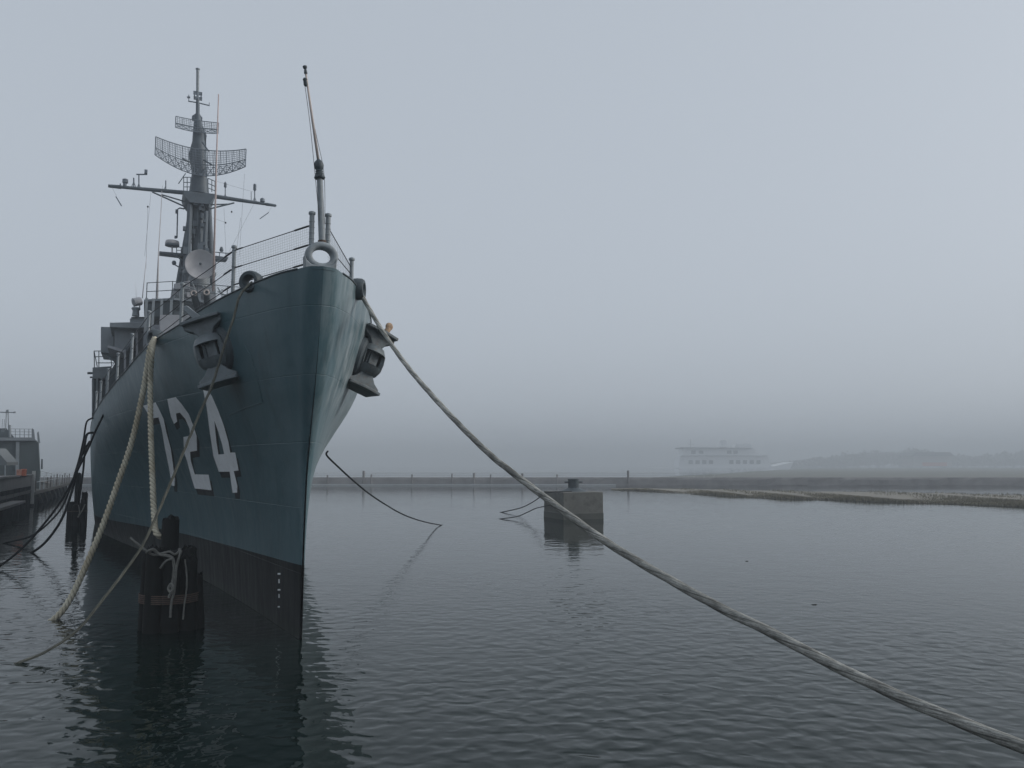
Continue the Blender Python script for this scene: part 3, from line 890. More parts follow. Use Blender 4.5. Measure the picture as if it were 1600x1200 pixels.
for x, y in ((272, 411), (290, 420), (284, 425)):
    q = MB().lathe([(.09, -.12), (.14, 0), (.09, .14)], Matrix.Translation(mp(x, y)), 8); q.tube([mp(x, y + 2), mp(x + 7, y + 6)], .04, 5); q.build('mast_lamp', M_MAST, fm)
m.build('stub_mast', M_MAST, fm)
# masthead
m = MB()
m.tube([mp(308.8, 156), mp(308.8, 143)], .07, 8)
m.box(mp(302.5, 155) - Vector((.04, 0, 0)), mp(305, 145) + Vector((.04, 0, 0)))
m.box(mp(313, 155) - Vector((.04, 0, 0)), mp(315.5, 145) + Vector((.04, 0, 0)))
m.box(mp(302, 147) - Vector((.04, 0, 0)), mp(316, 144.5) + Vector((.04, 0, 0))); m.box(mp(302.5, 155) - Vector((.04, 0, 0)), mp(316, 152.5) + Vector((.04, 0, 0)))
m.tube([mp(294, 158), mp(309, 160.5), mp(327.5, 165)], .04, 5); m.tube([mp(295, 158), mp(295, 148)], .025, 5); m.tube([mp(292.5, 152), mp(297, 152)], .07, 6); m.tube([mp(327, 165), mp(327, 160)], .02, 4)
for y in (164, 168, 172): m.tube([mp(306, y), mp(312, y + .5)], .06, 6)
m.prism([mp(306, 177), mp(311, 177), mp(316.5, 184), mp(316, 187.5), mp(310, 187), mp(300, 185), mp(300, 181)], (.35, 0, 0))
m.build('masthead_fitting', M_ANT, fm)
MB().tube([mp(308.8, 144), mp(309, 108)], .092, 12).lathe([(.1, 0), (.13, .02), (.13, .07), (.1, .09)], Matrix.Translation(mp(309, 109)), 12).build('masthead_antenna', M_RAIL, fm, smooth='auto')
# search radar: open lattice reflector, concave towards the bow
def lattice(name, cpx, half_w, z_top, z_bot_mid, z_bot_end, sag, yaw, nx, nz, r1, r2, roll=0.0, du=-0.6):
    c = mp(cpx[0], cpx[1], du)
    Mx = Matrix.Translation(c) @ Matrix.Rotation(yaw, 4, 'Z') @ Matrix.Rotation(roll, 4, 'X')
    def P(a, b):                 # a in -1..1 along the width, b 0..1 up
        zb = z_bot_mid + (z_bot_end - z_bot_mid) * abs(a) ** 1.7
        zz = zb + (z_top - zb) * b
        return Mx @ Vector((-sag * a * a - 0.35 * abs(b - .45) ** 1.5, a * half_w, zz))
    mm = MB()
    for b in (0.0, 0.45, 1.0):
        mm.tube([P(-1 + 2 * k / 24, b) for k in range(25)], r1, 5)
    for k in range(nx + 1):
        a = -1 + 2 * k / nx
        mm.tube([P(a, j / 6) for j in range(7)], r1 if k in (0, nx) else r1 * .8, 5)
    n2 = nx * 4
    for k in range(n2 + 1):
        a = -1 + 2 * k / n2
        mm.tube([P(a, j / 4) for j in range(5)], r2, 3, cap=False)
    for j in range(1, nz):
        mm.tube([P(-1 + 2 * k / 16, j / nz) for k in range(17)], r2, 3, cap=False)
    for k in range(nx):          # back bracing
        a0, a1 = -1 + 2 * k / nx, -1 + 2 * (k + 1) / nx
        off = Mx.to_3x3() @ Vector((.35 * (1 - abs(a0 + a1) / 2), 0, 0))
        mm.tube([P(a0, .0), P(a1, .45) + off], r1 * .7, 4); mm.tube([P(a1, .0), P(a0, .45) + off], r1 * .7, 4)
    return mm.build(name, M_ANT, fm)
lattice('search_radar', (314.5, 250), 2.60, .62, -1.05, -.50, 1.15, R(-3), 14, 11, .032, .014)
lattice('height_radar', (308, 198), 1.26, .36, -.40, -.34, .14, R(-2), 6, 8, .026, .011, du=-.4)
m = MB()
m.prism([mp(300, 222), mp(322, 216), mp(323, 252), mp(316, 270), mp(302, 270), mp(295, 240)], (.5, 0, 0))
m.prism([mp(305, 190), mp(314, 190), mp(323, 212), mp(322, 220), mp(306, 218)], (.4, 0, 0))
m.tube([mp(316, 222, -.5), mp(326, 236, -1.3)], .05, 5); m.tube([mp(318, 250, -.5), mp(332, 258, -1.6)], .05, 5); m.tube([mp(300, 255, -.5), mp(286, 248, -1.6)], .05, 5)
m.build('radar_pedestal', M_MAST, fm)
# whips and halyards
for pts, r, mt in (([(341.5, 147), (338, 260), (333, 455)], (.035, .05, .075), M_WHIP), ([(253, 298), (248, 390), (245, 470)], (.012, .03, .085), M_WHITE), ([(229, 400), (226, 430), (222.5, 466)], (.010, .02, .03), M_WHITE), ([(212, 440), (213, 466)], (.006, .01), M_WHITE)):
    MB().tube([on_u(x, y, 31.5) for x, y in pts], list(r), 6).build('whip_antenna', mt, ship, smooth=True)
m = MB()
for (xa, ya, xb, yb) in ((254, 290, 247, 420), (236, 300, 226, 400), (382, 272, 374, 400), (376, 340, 366, 420), (175, 293, 182, 306), (231, 322, 228, 420), (350, 325, 353, 395), (337, 283, 396, 300), (424, 324, 420, 331), (396, 320, 352, 405), (330, 340, 354, 348)):
    m.tube([mp(xa, ya, -.3), mp(xb, yb, -2)], .007, 3, cap=False)
for x, y in ((231, 323), (362, 331), (352.5, 348)):
    m.lathe([(.03, -.06), (.06, 0), (.03, .06)], Matrix.Translation(mp(x, y, -.5)), 6)
m.build('signal_halyard', M_WIRE, fm)

# ================================================================== ANCHORS
def anchor(name, hub, yaw, tilt, label, tip_mat, M_ANCH):
    """hub in ship coordinates; local x across, y outwards, z along the shank"""
    Mx = SHIP @ Matrix.Translation(hub) @ Matrix.Rotation(yaw, 4, 'Z') @ Matrix.Rotation(tilt, 4, 'Y')
    a = empty(name, Mx)
    tag(a, label, 'anchor', 'bow anchors of the destroyer')
    def yz(poly, y0, y1): return MB().prism([Vector((x, y0, z)) for x, z in poly], (0, y1 - y0, 0))
    H = [(-.47, .74), (.47, .74), (.47, .60), (.26, .50), (.17, .36), (.17, -.36), (.30, -.52), (.47, -.62), (.47, -.78), (-.47, -.78), (-.47, -.62), (-.30, -.52), (-.17, -.36), (-.17, .36), (-.26, .50), (-.47, .60)]
    H = [(x * .92, z) for x, z in H]
    yz(H, -.26, .14).build('crown', M_ANCH, a, bevel=.025)
    for sgn in (1, -1):          # palms: broad plates at both ends, standing out
        z0 = .70 * sgn
        m = MB().prism([Vector((-.44, -.36, z0)), Vector((.44, -.36, z0)), Vector((.44, .26, z0)), (Vector((.0, .32, z0))), Vector((-.44, .26, z0))], (0, 0, .075 * sgn))
        m.build('palm', M_ANCH, a, bevel=.015)
        if sgn > 0:
            k = 1 if hub.y > 0 else -1
            m = MB()
            if k > 0: m.prism([Vector((-.05, .04, .76)), Vector((.13, .04, .76)), Vector((.30, .06, 1.05)), Vector((.27, .06, 1.14)), Vector((.20, .06, 1.13))], (0, .10, 0))
            else:
                m.tube([Vector((-.14, .08, .74)), Vector((-.15, .09, .86)), Vector((-.17, .10, .95))], [.09, .075, .07], 12)
                m.lathe([(.05, -.05), (.10, -.02), (.10, .03), (.05, .05)], Matrix.Translation((-.18, .08, 1.0)) @ Matrix.Rotation(R(90), 4, 'X'), 18)
            m.build('fluke', tip_mat, a, smooth='auto', bevel=.012)
            m = MB().tube([Vector((.22, -.1, .74)), Vector((.23, -.08, .84)), Vector((.24, -.06, .90))], [.07, .085, .05], 10)
            m.build('bill', M_ANCH, a, smooth='auto')
    m = MB()
    nA, prof = 32, [(.22, -.39), (.31, -.33), (.365, -.22), (.385, -.17), (.40, 0), (.385, .17), (.365, .22), (.31, .33), (.22, .39)]
    for ri in (0, 1):
        for (r, z) in prof:
            for k in range(nA):
                an = 2 * math.pi * k / nA
                q = r - ri * .09
                m.v.append((q * math.sin(an), -.06 + q * math.cos(an), z * (1 - .06 * ri)))
    W = {nA - 4, nA - 3, nA - 2, nA - 1, 0, 1, 2, 3}            # the window in the front of the casting
    NP = len(prof)
    for i in range(NP - 1):
        for k in range(nA):
            win = k in W and 3 <= i <= 4
            for ri in (0, 1):
                bb = ri * NP * nA
                if not win: m.f.append((bb + i*nA + k, bb + i*nA + (k+1) % nA, bb + (i+1)*nA + (k+1) % nA, bb + (i+1)*nA + k))
    o2 = NP * nA
    for k in sorted(W):
        for i in (3, 5): m.f.append((i*nA + k, i*nA + (k+1) % nA, o2 + i*nA + (k+1) % nA, o2 + i*nA + k))
    for k in (nA - 4, 4):
        for i in (3, 4): m.f.append((i*nA + k, (i+1)*nA + k, o2 + (i+1)*nA + k, o2 + i*nA + k))
    hb = m.build('hub', M_ANCH, a, smooth='auto')
    MB().lathe([(.2, -.3), (.2, .3)], Matrix.Translation((0, -.09, 0)), 20).build('hub_dark_core', M_BLACK, hb)  # black core paints the darkness inside the hollow casting
    MB().box((.06, .13, -.17), (.12, .20, .17)).build('pin', M_DGREY, hb, bevel=.015)
    m = MB().torus(Matrix.Translation((0, -.06, .31)), .235, .235, .04, n=28, k=8)
    m.build('rust_ring', tip_mat, a, smooth=True)
    m = MB().tube([Vector((0, -.1, .0)), Vector((0, -.6, .16)), Vector((0, -1.0, .3))], [.2, .17, .15], 12)
    m.build('shank', M_DGREY, a, smooth='auto')
    return a
M_ANCH = mottled('anchor_paint', (0.095, 0.115, 0.125), 0.5, 0.45, 4.0, wear=(0.17, 0.12, 0.085), wear_amt=0.5, bumpy=0.8)
M_ANCHS = mottled('anchor_starboard_lit_paint', (0.16, 0.185, 0.20), 0.5, 0.3, 3.0, wear=(0.17, 0.13, 0.10), wear_amt=0.25, bumpy=0.4)  # paler copy of the anchor paint, with the light on its flange painted in
M_ANCHT = mottled('anchor_light_paint', (0.26, 0.29, 0.31), 0.55, 0.2, 3.0, bumpy=0.2)
h1 = hull_hit(338, 552)
hub1 = on_u(331, 549, h1[0].x - .45)
hub2 = on_u(577, 563, h1[0].x - .45)
print('anchor hull', h1, hub1, hub2)
# local +y must look forward-outward: starboard (-x,+y), port (-x,-y)
anchor('bow_anchor', hub1, R(66), R(18), 'grey bow anchor on the dark starboard side above the numerals', M_ANCHT, M_ANCHS)
anchor('bow_anchor', hub2, R(108), R(-20), 'bow anchor with orange rusty tip on the lighter right-hand side of the bow', M_RUST, M_ANCH)
# hawse bolsters, coloured dark to stand for the shadow behind each anchor
for hb_ in (hub1, Vector((hub2.x, hub2.y, hub2.z))):
    sgn = 1 if hb_.y > 0 else -1
    f = HB.find_nearest(hb_)
    nn = f[1] if f[1].y * sgn > 0 else -f[1]
    Mx = Matrix.Translation(f[0] + nn * .02) @ nn.to_track_quat('Z', 'Y').to_matrix().to_4x4()
    MB().lathe([(.54, -.12), (.50, .05), (.42, .10), (.34, .08), (.32, .04)], Mx, 28).build('hawse_bolster', M_DGREY, hull, smooth='auto')

# ================================================================== ROPES AND MOORING LINES
def rope(name, pts, r, mat, label, cat='rope', group=None, n=120, lobes=0, pitch=.5, depth=.14, sides=10):
    p = spline(pts, n)
    m = MB().tube(p, r, sides, lobes=lobes, pitch=pitch, depth=depth)
    o = m.build(name, mat, None, smooth=True)
    L = [0.0]
    for a, b in zip(p, p[1:]): L.append(L[-1] + (b - a).length)
    uvl = o.data.uv_layers.new(name='rope_uv')
    for poly in o.data.polygons:
        ks = [o.data.loops[i].vertex_index % sides for i in poly.loop_indices]
        wrap = 0 in ks and sides - 1 in ks
        for i, k in zip(poly.loop_indices, ks):
            vi = o.data.loops[i].vertex_index
            uvl.data[i].uv = (L[vi // sides], (1.0 if wrap and k == 0 else k / sides))
    return tag(o, label, cat, group)
def plan_line(px_list, PA, PB):
    """points of a hanging rope: it lies in the vertical plane through PA and PB"""
    out = []
    nrm = Vector((PB.y - PA.y, -(PB.x - PA.x), 0)).normalized()
    for x, y in px_list:
        r = ray(x, y)
        t = (PA - EYE).dot(nrm) / r.dot(nrm)
        out.append(EYE + r * t)
    return out
c2 = SHIP @ ck2c
PB = at(1600, 1168, 5.6)
pts = plan_line([(566, 463), (575, 479), (600, 521), (640, 577), (700, 645), (760, 705), (800, 738), (850, 776), (900, 813), (960, 855), (1050, 908), (1130, 952), (1200, 986), (1300, 1038), (1400, 1086), (1500, 1128), (1600, 1168)], at(566, 463, c2.y), PB)
pts = [c2 + Vector((0, 0.1, -.02))] + pts
# run on past the frame to the quay behind the camera's right shoulder
dlt = (pts[-1] - pts[-3]).normalized()
pts += [pts[-1] + dlt * 1.0, pts[-1] + dlt * 2.2]
rope('hawser', pts, .045, M_ROPE, 'long thick weathered hawser sweeping from the bow to the lower right corner', n=1300, lobes=3, pitch=.62, depth=.07, sides=15)

c3 = SHIP @ ck3c
wl = on_water(84, 968)
pts = plan_line([(235, 543), (229, 580), (222, 620), (206, 690), (184, 755), (161, 820), (135, 882), (110, 935)], c3 + Vector((.1, -.3, -.15)), wl)
rope('mooring_rope', [c3 + Vector((0, 0, 0.02))] + pts + [wl, wl + Vector((-.5, -.2, -.3))], .068, M_TAN, 'tan braided rope falling from the dark bow side straight into the water', group='tan mooring ropes', n=800, lobes=3, pitch=.12, depth=.24, sides=15)
pile_c = on_water(262, 983)
top2 = at(244, 832, pile_c.y + .1)
pts = plan_line([(238, 546), (235, 600), (235.5, 670), (238, 740), (240.5, 800)], c3 + Vector((-.1, -.3, -.15)), top2)
rope('mooring_rope', [c3 + Vector((-.02, 0, 0.02))] + pts + [top2, top2 + Vector((.15, .1, -.12))], .062, M_TAN, 'tan braided rope hanging from the dark bow side to the top of the near pilings', group='tan mooring ropes', n=800, lobes=3, pitch=.12, depth=.24, sides=15)
c1 = SHIP @ ck1c
wl = on_water(28, 1036)
pts = plan_line([(375, 462), (365, 497), (352, 535), (341, 572), (329, 608), (311, 648), (280, 722), (247, 800), (222, 853), (195, 892), (165, 931), (120, 985), (70, 1019)], c1 + Vector((-.2, -.6, 0)), wl)
rope('mooring_line', [c1] + pts + [wl, wl + Vector((-.6, -.25, -.25))], .026, M_THIN, 'thin dull line crossing the numerals from the bow into the water at lower left', n=400, lobes=3, pitch=.3, depth=.14, sides=8)
DG = 'dark mooring lines beyond the left side of the hull'
def dark_line(name, px_y, r, label, end_water=None):
    pts = [at(x, y, Y) for x, y, Y in px_y]
    if end_water:
        e = on_water(*end_water)
        pts += [e, e + Vector((-.6, -.2, -.3))]
    rope(name, pts, r, M_DARKR, label, group=DG, n=140, sides=7)
dark_line('mooring_line', [(150, 653, 37.0), (142.5, 654, 36.6), (135, 661, 36.3), (130, 690, 36.0), (120, 730, 35.8), (101, 785, 36), (78, 815, 36.4), (48, 838, 36.6)], .040, 'dark line curving from the hull edge to the water, ending highest and furthest left', (7, 849))
dark_line('mooring_line', [(189, 592, 31.0), (170, 632, 32), (150, 672, 32.0), (138, 700, 31.6), (118, 741, 31.0), (96, 782, 30.4), (66, 822, 29.6), (34, 857, 28.8), (0, 884, 28)], .040, 'dark line descending along the hull flare and out of the left edge', (-45, 908))
dark_line('mooring_line', [(146, 676, 36.8), (136, 679, 36.2), (131, 700, 35.6), (120, 738, 35), (110, 775, 34.4), (96, 812, 33.6), (73, 845, 33.0)], .052, 'thickest black line dropping into the water left of the far pilings', (49, 864))
rope('mooring_line', [at(x, y, Y) for x, y, Y in ((140, 690, 37), (133, 704, 38), (130, 735, 41), (126, 765, 44.0), (123.5, 788, 46.2))], .05, M_DARKR, 'short dark line running from the hull down to the far pilings', group=DG, n=60, sides=7)
h = hull_hit(505, 712) or (Vector((8, -2.1, 4.0)), None)
p = SHIP @ h[0]
e = on_water(690, 820.5)
pts = plan_line([(511, 712), (530, 731), (552, 751), (575, 770), (600, 787), (630, 804), (660, 814.5)], p, e)
rope('mooring_line', [p] + pts + [e, e + Vector((2, .6, -.3))], .030, M_DARKR, 'dark line from the right side of the hull curving out into open water', n=120, sides=7)

# ================================================================== PILINGS
def piling(name, base, specs, label, bands=()):
    """specs: dx, dy, top height, radius, lean"""
    o = empty(name, Matrix.Translation((base.x, base.y, 0)))
    tag(o, label, 'pilings', 'timber piling clusters beside the destroyer')
    for dx, dy, zt, r, lean in specs:
        prof = [(r * 1.05, -.7), (r * 1.04, .2), (r, zt * .55), (r * .97, zt - .06), (r * .9, zt - .015), (r * .5, zt + .01)]
        m = MB(); n = 16
        for (rr, z) in prof:
            for k in range(n):
                a = 2 * math.pi * k / n
                q = rr * (1 + .05 * math.sin(3 * a + dx * 9) + rng.normal(0, .03))
                m.v.append((dx + lean * z + q * math.cos(a), dy + q * math.sin(a), z + (rng.normal(0, .045) if z > zt * .9 else 0)))
        for i in range(len(prof) - 1):
            for k in range(n):
                m.f.append((i*n + k, i*n + (k+1) % n, (i+1)*n + (k+1) % n, (i+1)*n + k))
        m.f.append(tuple((len(prof)-1)*n + k for k in range(n)))
        m.build('pile', M_PILE, o, smooth='auto')
    for z, rx, ry, cx, cy in bands:
        MB().torus(Matrix.Translation((cx, cy, z)), rx, ry, .014, n=40, k=6).build('cable_band', M_BROWN, o, smooth=True)
    return o
sc = pile_c.y / F
piling('pile_cluster', pile_c, [(-.08, .10, 2.42, .185, 0), (-.46, -.02, 1.62, .17, .01), (-.20, -.32, 1.78, .19, 0), (.16, -.30, 1.70, .18, .0), (.45, -.02, 1.58, .18, -.02), (.28, .32, 1.72, .17, 0), (-.30, .36, 1.66, .17, 0), (.60, .16, 1.15, .13, -.06)],
       'near black timber piling cluster lashed with pale rope in front of the bow', [(z, .62, .52, 0, 0) for z in (.62, .66, .70, .74, .78)])
far_c = on_water(119, 821)
piling('pile_cluster', far_c, [(-.08, .1, 3.05, .16, .0), (-.36, 0, 1.35, .2, .01), (.05, -.25, 1.2, .2, 0), (.38, .1, 1.5, .19, -.02), (.22, .36, 1.9, .17, 0), (-.2, .4, 1.3, .18, 0)],
       'far black piling cluster with one tall post beside the hull at left', [(.85, .58, .5, 0, 0)])
rope('loose_rope', [far_c + Vector(p) for p in ((.30, -.42, 1.2), (.42, -.48, .8), (.34, -.5, .5), (.55, -.45, .9), (.62, -.3, 1.25))], .035, M_LASH, 'pale rope loop drooping on the far piling cluster', n=50, sides=6)
Yp = pile_c.y - .58
def pz(x, y, dY=0.0): return at(x, y, Yp + dY)
rope('lashing_rope', [pz(x, y, d) for x, y, d in ((203, 840, -.1), (215, 850, -.06), (228, 860, 0), (240, 867, .02), (252, 865, 0), (264, 862, 0), (273, 866, .05), (279, 862, .12), (281, 857, .16))], .024, M_LASH, 'pale rope wound across the tops of the near pilings with one end sticking out', n=90, lobes=3, pitch=.2, sides=8)
rope('lashing_rope', [pz(x, y, d) for x, y, d in ((229, 863, .0), (234, 860, -.06), (240, 859, -.08), (245, 863, -.03), (252, 867, 0), (262, 868, .0), (270, 873, .02), (272, 885, .03), (271, 900, .03), (269, 915, .02), (268, 924, .02))], .032, M_LASH, 'pale rope knotted over the near pilings and hanging down their front', n=120, lobes=3, pitch=.22, sides=8)
rope('lashing_rope', [pz(x, y, d) for x, y, d in ((283, 860, .1), (280, 870, .06), (276, 885, .04), (274, 905, .04), (272, 925, .03), (268, 940, .03), (266, 965, .02))], .026, M_LASH, 'grey rope pair tail hanging lowest down the front of the near pilings', n=90, lobes=3, pitch=.22, sides=8)
rope('lashing_rope', [pz(x, y, d) for x, y, d in ((289, 874, .25), (291, 890, .22), (292, 905, .2), (291, 925, .2), (288, 945, .2), (286, 968, .2))], .018, M_LASH, 'thin pale rope hanging straight on the right of the near pilings', n=70, lobes=3, pitch=.2, sides=6)
rope('lashing_rope', [pz(x, y, d) for x, y, d in ((271, 873, .0), (262, 875, -.05), (255, 881, -.07), (250, 888, -.07))], .022, M_LASH, 'short rope stub with bright cut end on the near pilings', n=40, lobes=3, pitch=.2, sides=7)
rope('lashing_rope', [pz(x, y, d) for x, y, d in ((264, 916, -.02), (268, 912, -.08), (271, 918, -.1), (267, 925, -.1), (263, 920, -.08), (266, 914, -.06), (270, 922, -.04), (265, 930, -.06), (264, 934, -.06))], .028, M_LASH, 'small pale knot of rope halfway down the near pilings', n=90, sides=7)

# ================================================================== CONCRETE MOORING BLOCK
bk = on_water(899, 812)
blk_yaw = R(20)
BM = Matrix.Translation((bk.x, bk.y + 1.9, 0)) @ Matrix.Rotation(blk_yaw, 4, 'Z')
blo = empty('mooring_block', BM)
tag(blo, 'square stained concrete mooring block with iron bitt standing alone in the water', 'mooring block')
zt = HC - (768.5 - 725) / F * bk.y
m = MB().box((-1.45, -1.65, -.7), (1.45, 1.65, zt))
m.build('concrete_base', M_CONC, blo, bevel=.05)
M_WET = mottled('wet_concrete', (0.055, 0.058, 0.05), 0.6, 0.3, 1.5, bumpy=0.3)
MB().box((-1.47, -1.67, -.7), (1.47, 1.67, .42)).build('tide_band', M_WET, blo, bevel=.05)
MB().lathe([(1.0, 0), (.75, .08), (.45, .2), (.36, .24)], Matrix.Translation((0, -.1, zt)), 16).build('mound', M_DGREY, blo)
m = MB().lathe([(.36, 0), (.37, .1), (.36, .62), (.39, .66), (.38, .70), (.1, .72)], Matrix.Translation((0, -.1, zt + .14)), 18)
m.build('bitt_post', M_DGREY, blo, smooth='auto')
MB().tube([Vector((-.64, -.1, zt + .62)), Vector((.64, -.1, zt + .62))], .055, 8).build('crossbar', M_DGREY, blo, smooth='auto')
BG = 'slack lines at the mooring block'
e = on_water(783, 800.5)
rope('slack_line', [BM @ Vector((-.5, -.9, zt + .03)), at(852, 770, bk.y - .2), at(842, 778, bk.y + 1), at(828, 787, bk.y + 4), at(812, 794, bk.y + 7)] + [e, e + Vector((-1.5, .5, -.3))], .035, M_DARKR, 'upper dark slack line leading from the concrete block down to the water', group=BG, n=60, sides=6)
e = on_water(782, 811)
rope('slack_line', [BM @ Vector((-1.6, -1.0, 1.0)), at(840, 793.5, bk.y - 0.5), at(825, 800, bk.y), at(808, 807, bk.y + .3), e, e + Vector((-1.5, .3, -.3))], .032, M_DARKR, 'lower dark slack line at the concrete block lying close to the water', group=BG, n=60, sides=6)

# ================================================================== LEFT: PIER, VESSEL BEHIND IT
M_TIMB = mottled('pier_timber', (0.075, 0.072, 0.066), 0.8, 0.35, 1.2, stretch=(1, 1, 3), bumpy=0.4)
M_FASC = mottled('pier_fascia', (0.17, 0.165, 0.16), 0.8, 0.3, .8, wear=(.18, .17, .16), wear_amt=.3, bumpy=0.3)
M_PALEP = mottled('pale_post', (0.42, 0.42, 0.41), 0.7, 0.2, 2.0)
PV = 11.9                        # face of the pier, parallel to the ship
pier = empty('pier', SHIP)
tag(pier, 'long dark timber pier on black piles along the left edge', 'pier')
MB().box((20, PV, 1.72), (63, PV + 7.5, 2.62)).build('pier_deck', M_FASC, pier, bevel=.03)
MB().box((20, PV - .9, 0.75), (52, PV - .02, 0.92)).build('lower_walkway', M_FASC, pier)
MB().box((63.01, PV - .3, .95), (101, PV + 6, 1.25)).build('lower_stage', M_TIMB, pier, bevel=.03)
MB().box((62.7, PV - .25, .2), (63.0, PV - .02, 3.0)).build('end_post', M_PALEP, pier)
MB().box((20, PV - .12, 2.624), (63, PV + .2, 2.74)).build('pier_kerb', M_FASC, pier)
MB().box((20, PV - .06, 1.15), (63, PV - .004, 1.40)).build('wale', M_TIMB, pier)
first = None
for k in range(22):
    m = MB().tube([Vector((0, 0, -.7)), Vector((0, 0, 1.42))], [.24, .22], 10)
    o = m.build('pier_pile', M_PILE, pier, smooth='auto')
    o.location = (30 + k * 3.2, PV + .15, -.48 if k > 10 else .3)
for k in range(20):
    m = MB().tube([Vector((0, 0, -.7)), Vector((0, 0, 1.42))], [.22, .2], 8)
    o = m.build('pier_pile', M_PILE, pier, smooth='auto')
    o.location = (31 + k * 3.4, PV + 2.4, -.48 if k > 9 else .3)
MB().box((20, PV + 3.5, -.7), (62.9, PV + 7.0, 1.71)).build('pier_bulkhead', M_PILE, pier)
for u in np.arange(65, 101, 3.1):
    MB().tube([Vector((u, PV - .1, 1.2)), Vector((u, PV - .1, 2.1 + .5 * rng.random()))], .06, 6).build('stage_post', M_RAIL if rng.random() < .5 else M_TIMB, pier)
MB().tube([Vector((65, PV - .1, 2.0)), Vector((99, PV - .1, 2.0))], .03, 5).build('stage_rail', M_RAIL, pier)
for k in range(7):
    u = 66 + k * 4.2
    MB().tube([Vector((u, PV - .2, 1.1)), Vector((u + 2.6 + rng.random(), PV - .35, -.3))], .11, 6).build('raking_timber', M_TIMB, pier)
# gangway and clutter at its far end
gw = empty('gangway', SHIP)
tag(gw, 'thin railed gangway sloping down beyond the end of the pier', 'gangway')
MB().prism([Vector((72, PV + 3.2, 2.62)), Vector((72, PV + 3.2, 2.5)), Vector((92, PV + 1.2, 1.30)), Vector((92, PV + 1.2, 1.42))], (0, 1.0, 0)).build('walkway', M_FASC, gw)
m = MB()
for k in range(8):
    t = k / 7
    p = Vector((72, PV + 3.2, 2.62)).lerp(Vector((92, PV + 1.2, 1.42)), t)
    m.tube([p, p + Vector((0, 0, 1.05))], .03, 5)
m.tube([Vector((72, PV + 3.2, 3.67)), Vector((92, PV + 1.2, 2.47))], .03, 5)
m.build('handrail', M_RAIL, gw)
M_OR = mottled('faded_orange_plastic', (0.55, 0.15, 0.08), 0.6, 0.15, 3.0)
M_OR2 = mottled('bleached_orange_plastic', (0.55, 0.26, 0.19), 0.6, 0.15, 3.0)
def bin_(px0, px1, pyt, pyb, Y, label, M_OR=M_OR):
    a = at(px0, pyb, Y); b = at(px1, pyt, Y)
    o = empty('barrier_bin', Matrix.Translation(((a.x + b.x) / 2, Y, 2.62)) @ Matrix.Rotation(A, 4, 'Z'))
    tag(o, label, 'bin', 'orange bins on the pier')
    wd = (b.x - a.x) * .5 / math.cos(A); ht = max(.45, b.z - 2.62)
    MB().prism([Vector((-wd*.9, -.3, .05)), Vector((wd*.9, -.3, .05)), Vector((wd, -.3, ht)), Vector((-wd, -.3, ht))], (0, .6, 0)).build('body', M_OR, o, bevel=.04)
    MB().box((-wd * 1.06, -.34, ht + .002), (wd * 1.06, .34, ht + .08)).build('lid', M_OR, o, bevel=.02)
    for sx in (-.7, .7): MB().box((wd*sx - .06, -.25, 0), (wd*sx + .06, .25, .05)).build('foot', M_BLACK, o)
bin_(26.5, 32.5, 735.5, 748, 62, 'left of two orange bins standing on the pier, the paler one', M_OR2)
bin_(34.2, 40.5, 734.5, 748, 63, 'right of two orange bins standing on the pier, the redder one')
M_VES = mottled('vessel_paint', (0.050, 0.066, 0.070), 0.6, 0.25, .6, stretch=(1, 1, .4))
ves = empty('moored_vessel', SHIP)
tag(ves, 'dark grey vessel with railed upper deck and cross mast behind the pier at left', 'ship')
VU = 72.0
def vp(x, y, du=0.0): return on_u(x, y, VU + du)
def vslab(poly, u0, u1, name, mat, bevel=0.0): return MB().prism([vp(x, y, u0) for x, y in poly], ((u1 - u0) * math.cos(R(7.5)), (u1 - u0) * math.sin(R(7.5)), 0)).build(name, mat, ves, bevel=bevel)
vslab([(-70, 688), (56, 687), (60, 692), (63, 735), (61, 775), (-70, 775)], 0, 34, 'hull', M_VES, .06)
vslab([(-70, 683.5), (52, 683.5), (57, 688.4), (-70, 688.4)], -.3, 33, 'upper_deck', M_GREY)
vslab([(25, 690), (30.5, 690), (29.5, 743), (24, 743)], -.18, -.02, 'frame_rib', M_GREY)
vslab([(50, 669), (53, 671), (55, 688), (50.5, 688)], -.2, .2, 'bulwark_fin', M_GREY)
vslab([(58, 676), (60.5, 674), (63, 692), (59, 692)], .3, .7, 'bulwark_fin', M_GREY)
vslab([(58.5, 692), (61, 692), (63.5, 745), (58.5, 745)], .4, 1.0, 'corner_post', M_GREY)
vslab([(64.5, 717), (67, 717), (67, 733), (64, 733)], 1, 1.3, 'fender', M_DGREY, .05)
vslab([(-60, 671), (10, 669), (16, 676), (22, 683), (-60, 683)], 2, 20, 'vessel_house', M_DGREY)
m = MB()
for x in (17, 24, 31, 38, 45, 50): m.tube([vp(x, 683.5, .2), vp(x, 670, .2)], .03, 5)
for y in (670, 674.5, 679): m.tube([vp(17, y, .2), vp(50, y + .5, .2)], .022, 5)
m.build('vessel_railing', M_GREY, ves)
m = MB()
m.tube([vp(15.5, 683), vp(15, 664)], .11, 8); m.tube([vp(13.6, 672), vp(12.5, 640)], .05, 6); m.tube([vp(8.8, 672), vp(10, 642)], .04, 6)
m.tube([vp(-4, 644), vp(23, 644.5)], .05, 6); m.box(vp(9.5, 644) - Vector((.1, 0, 0)), vp(13.5, 640.5) + Vector((.1, 0, 0))); m.tube([vp(23, 645.5), vp(23, 643)], .1, 6)
for x in (3, 6): m.tube([vp(x, 675), vp(x + 1, 655)], .02, 4)
m.build('vessel_mast', M_GREY, ves)
M_TENT = mottled('pale_canvas', (0.16, 0.175, 0.18), 0.8, 0.1, 1.0)
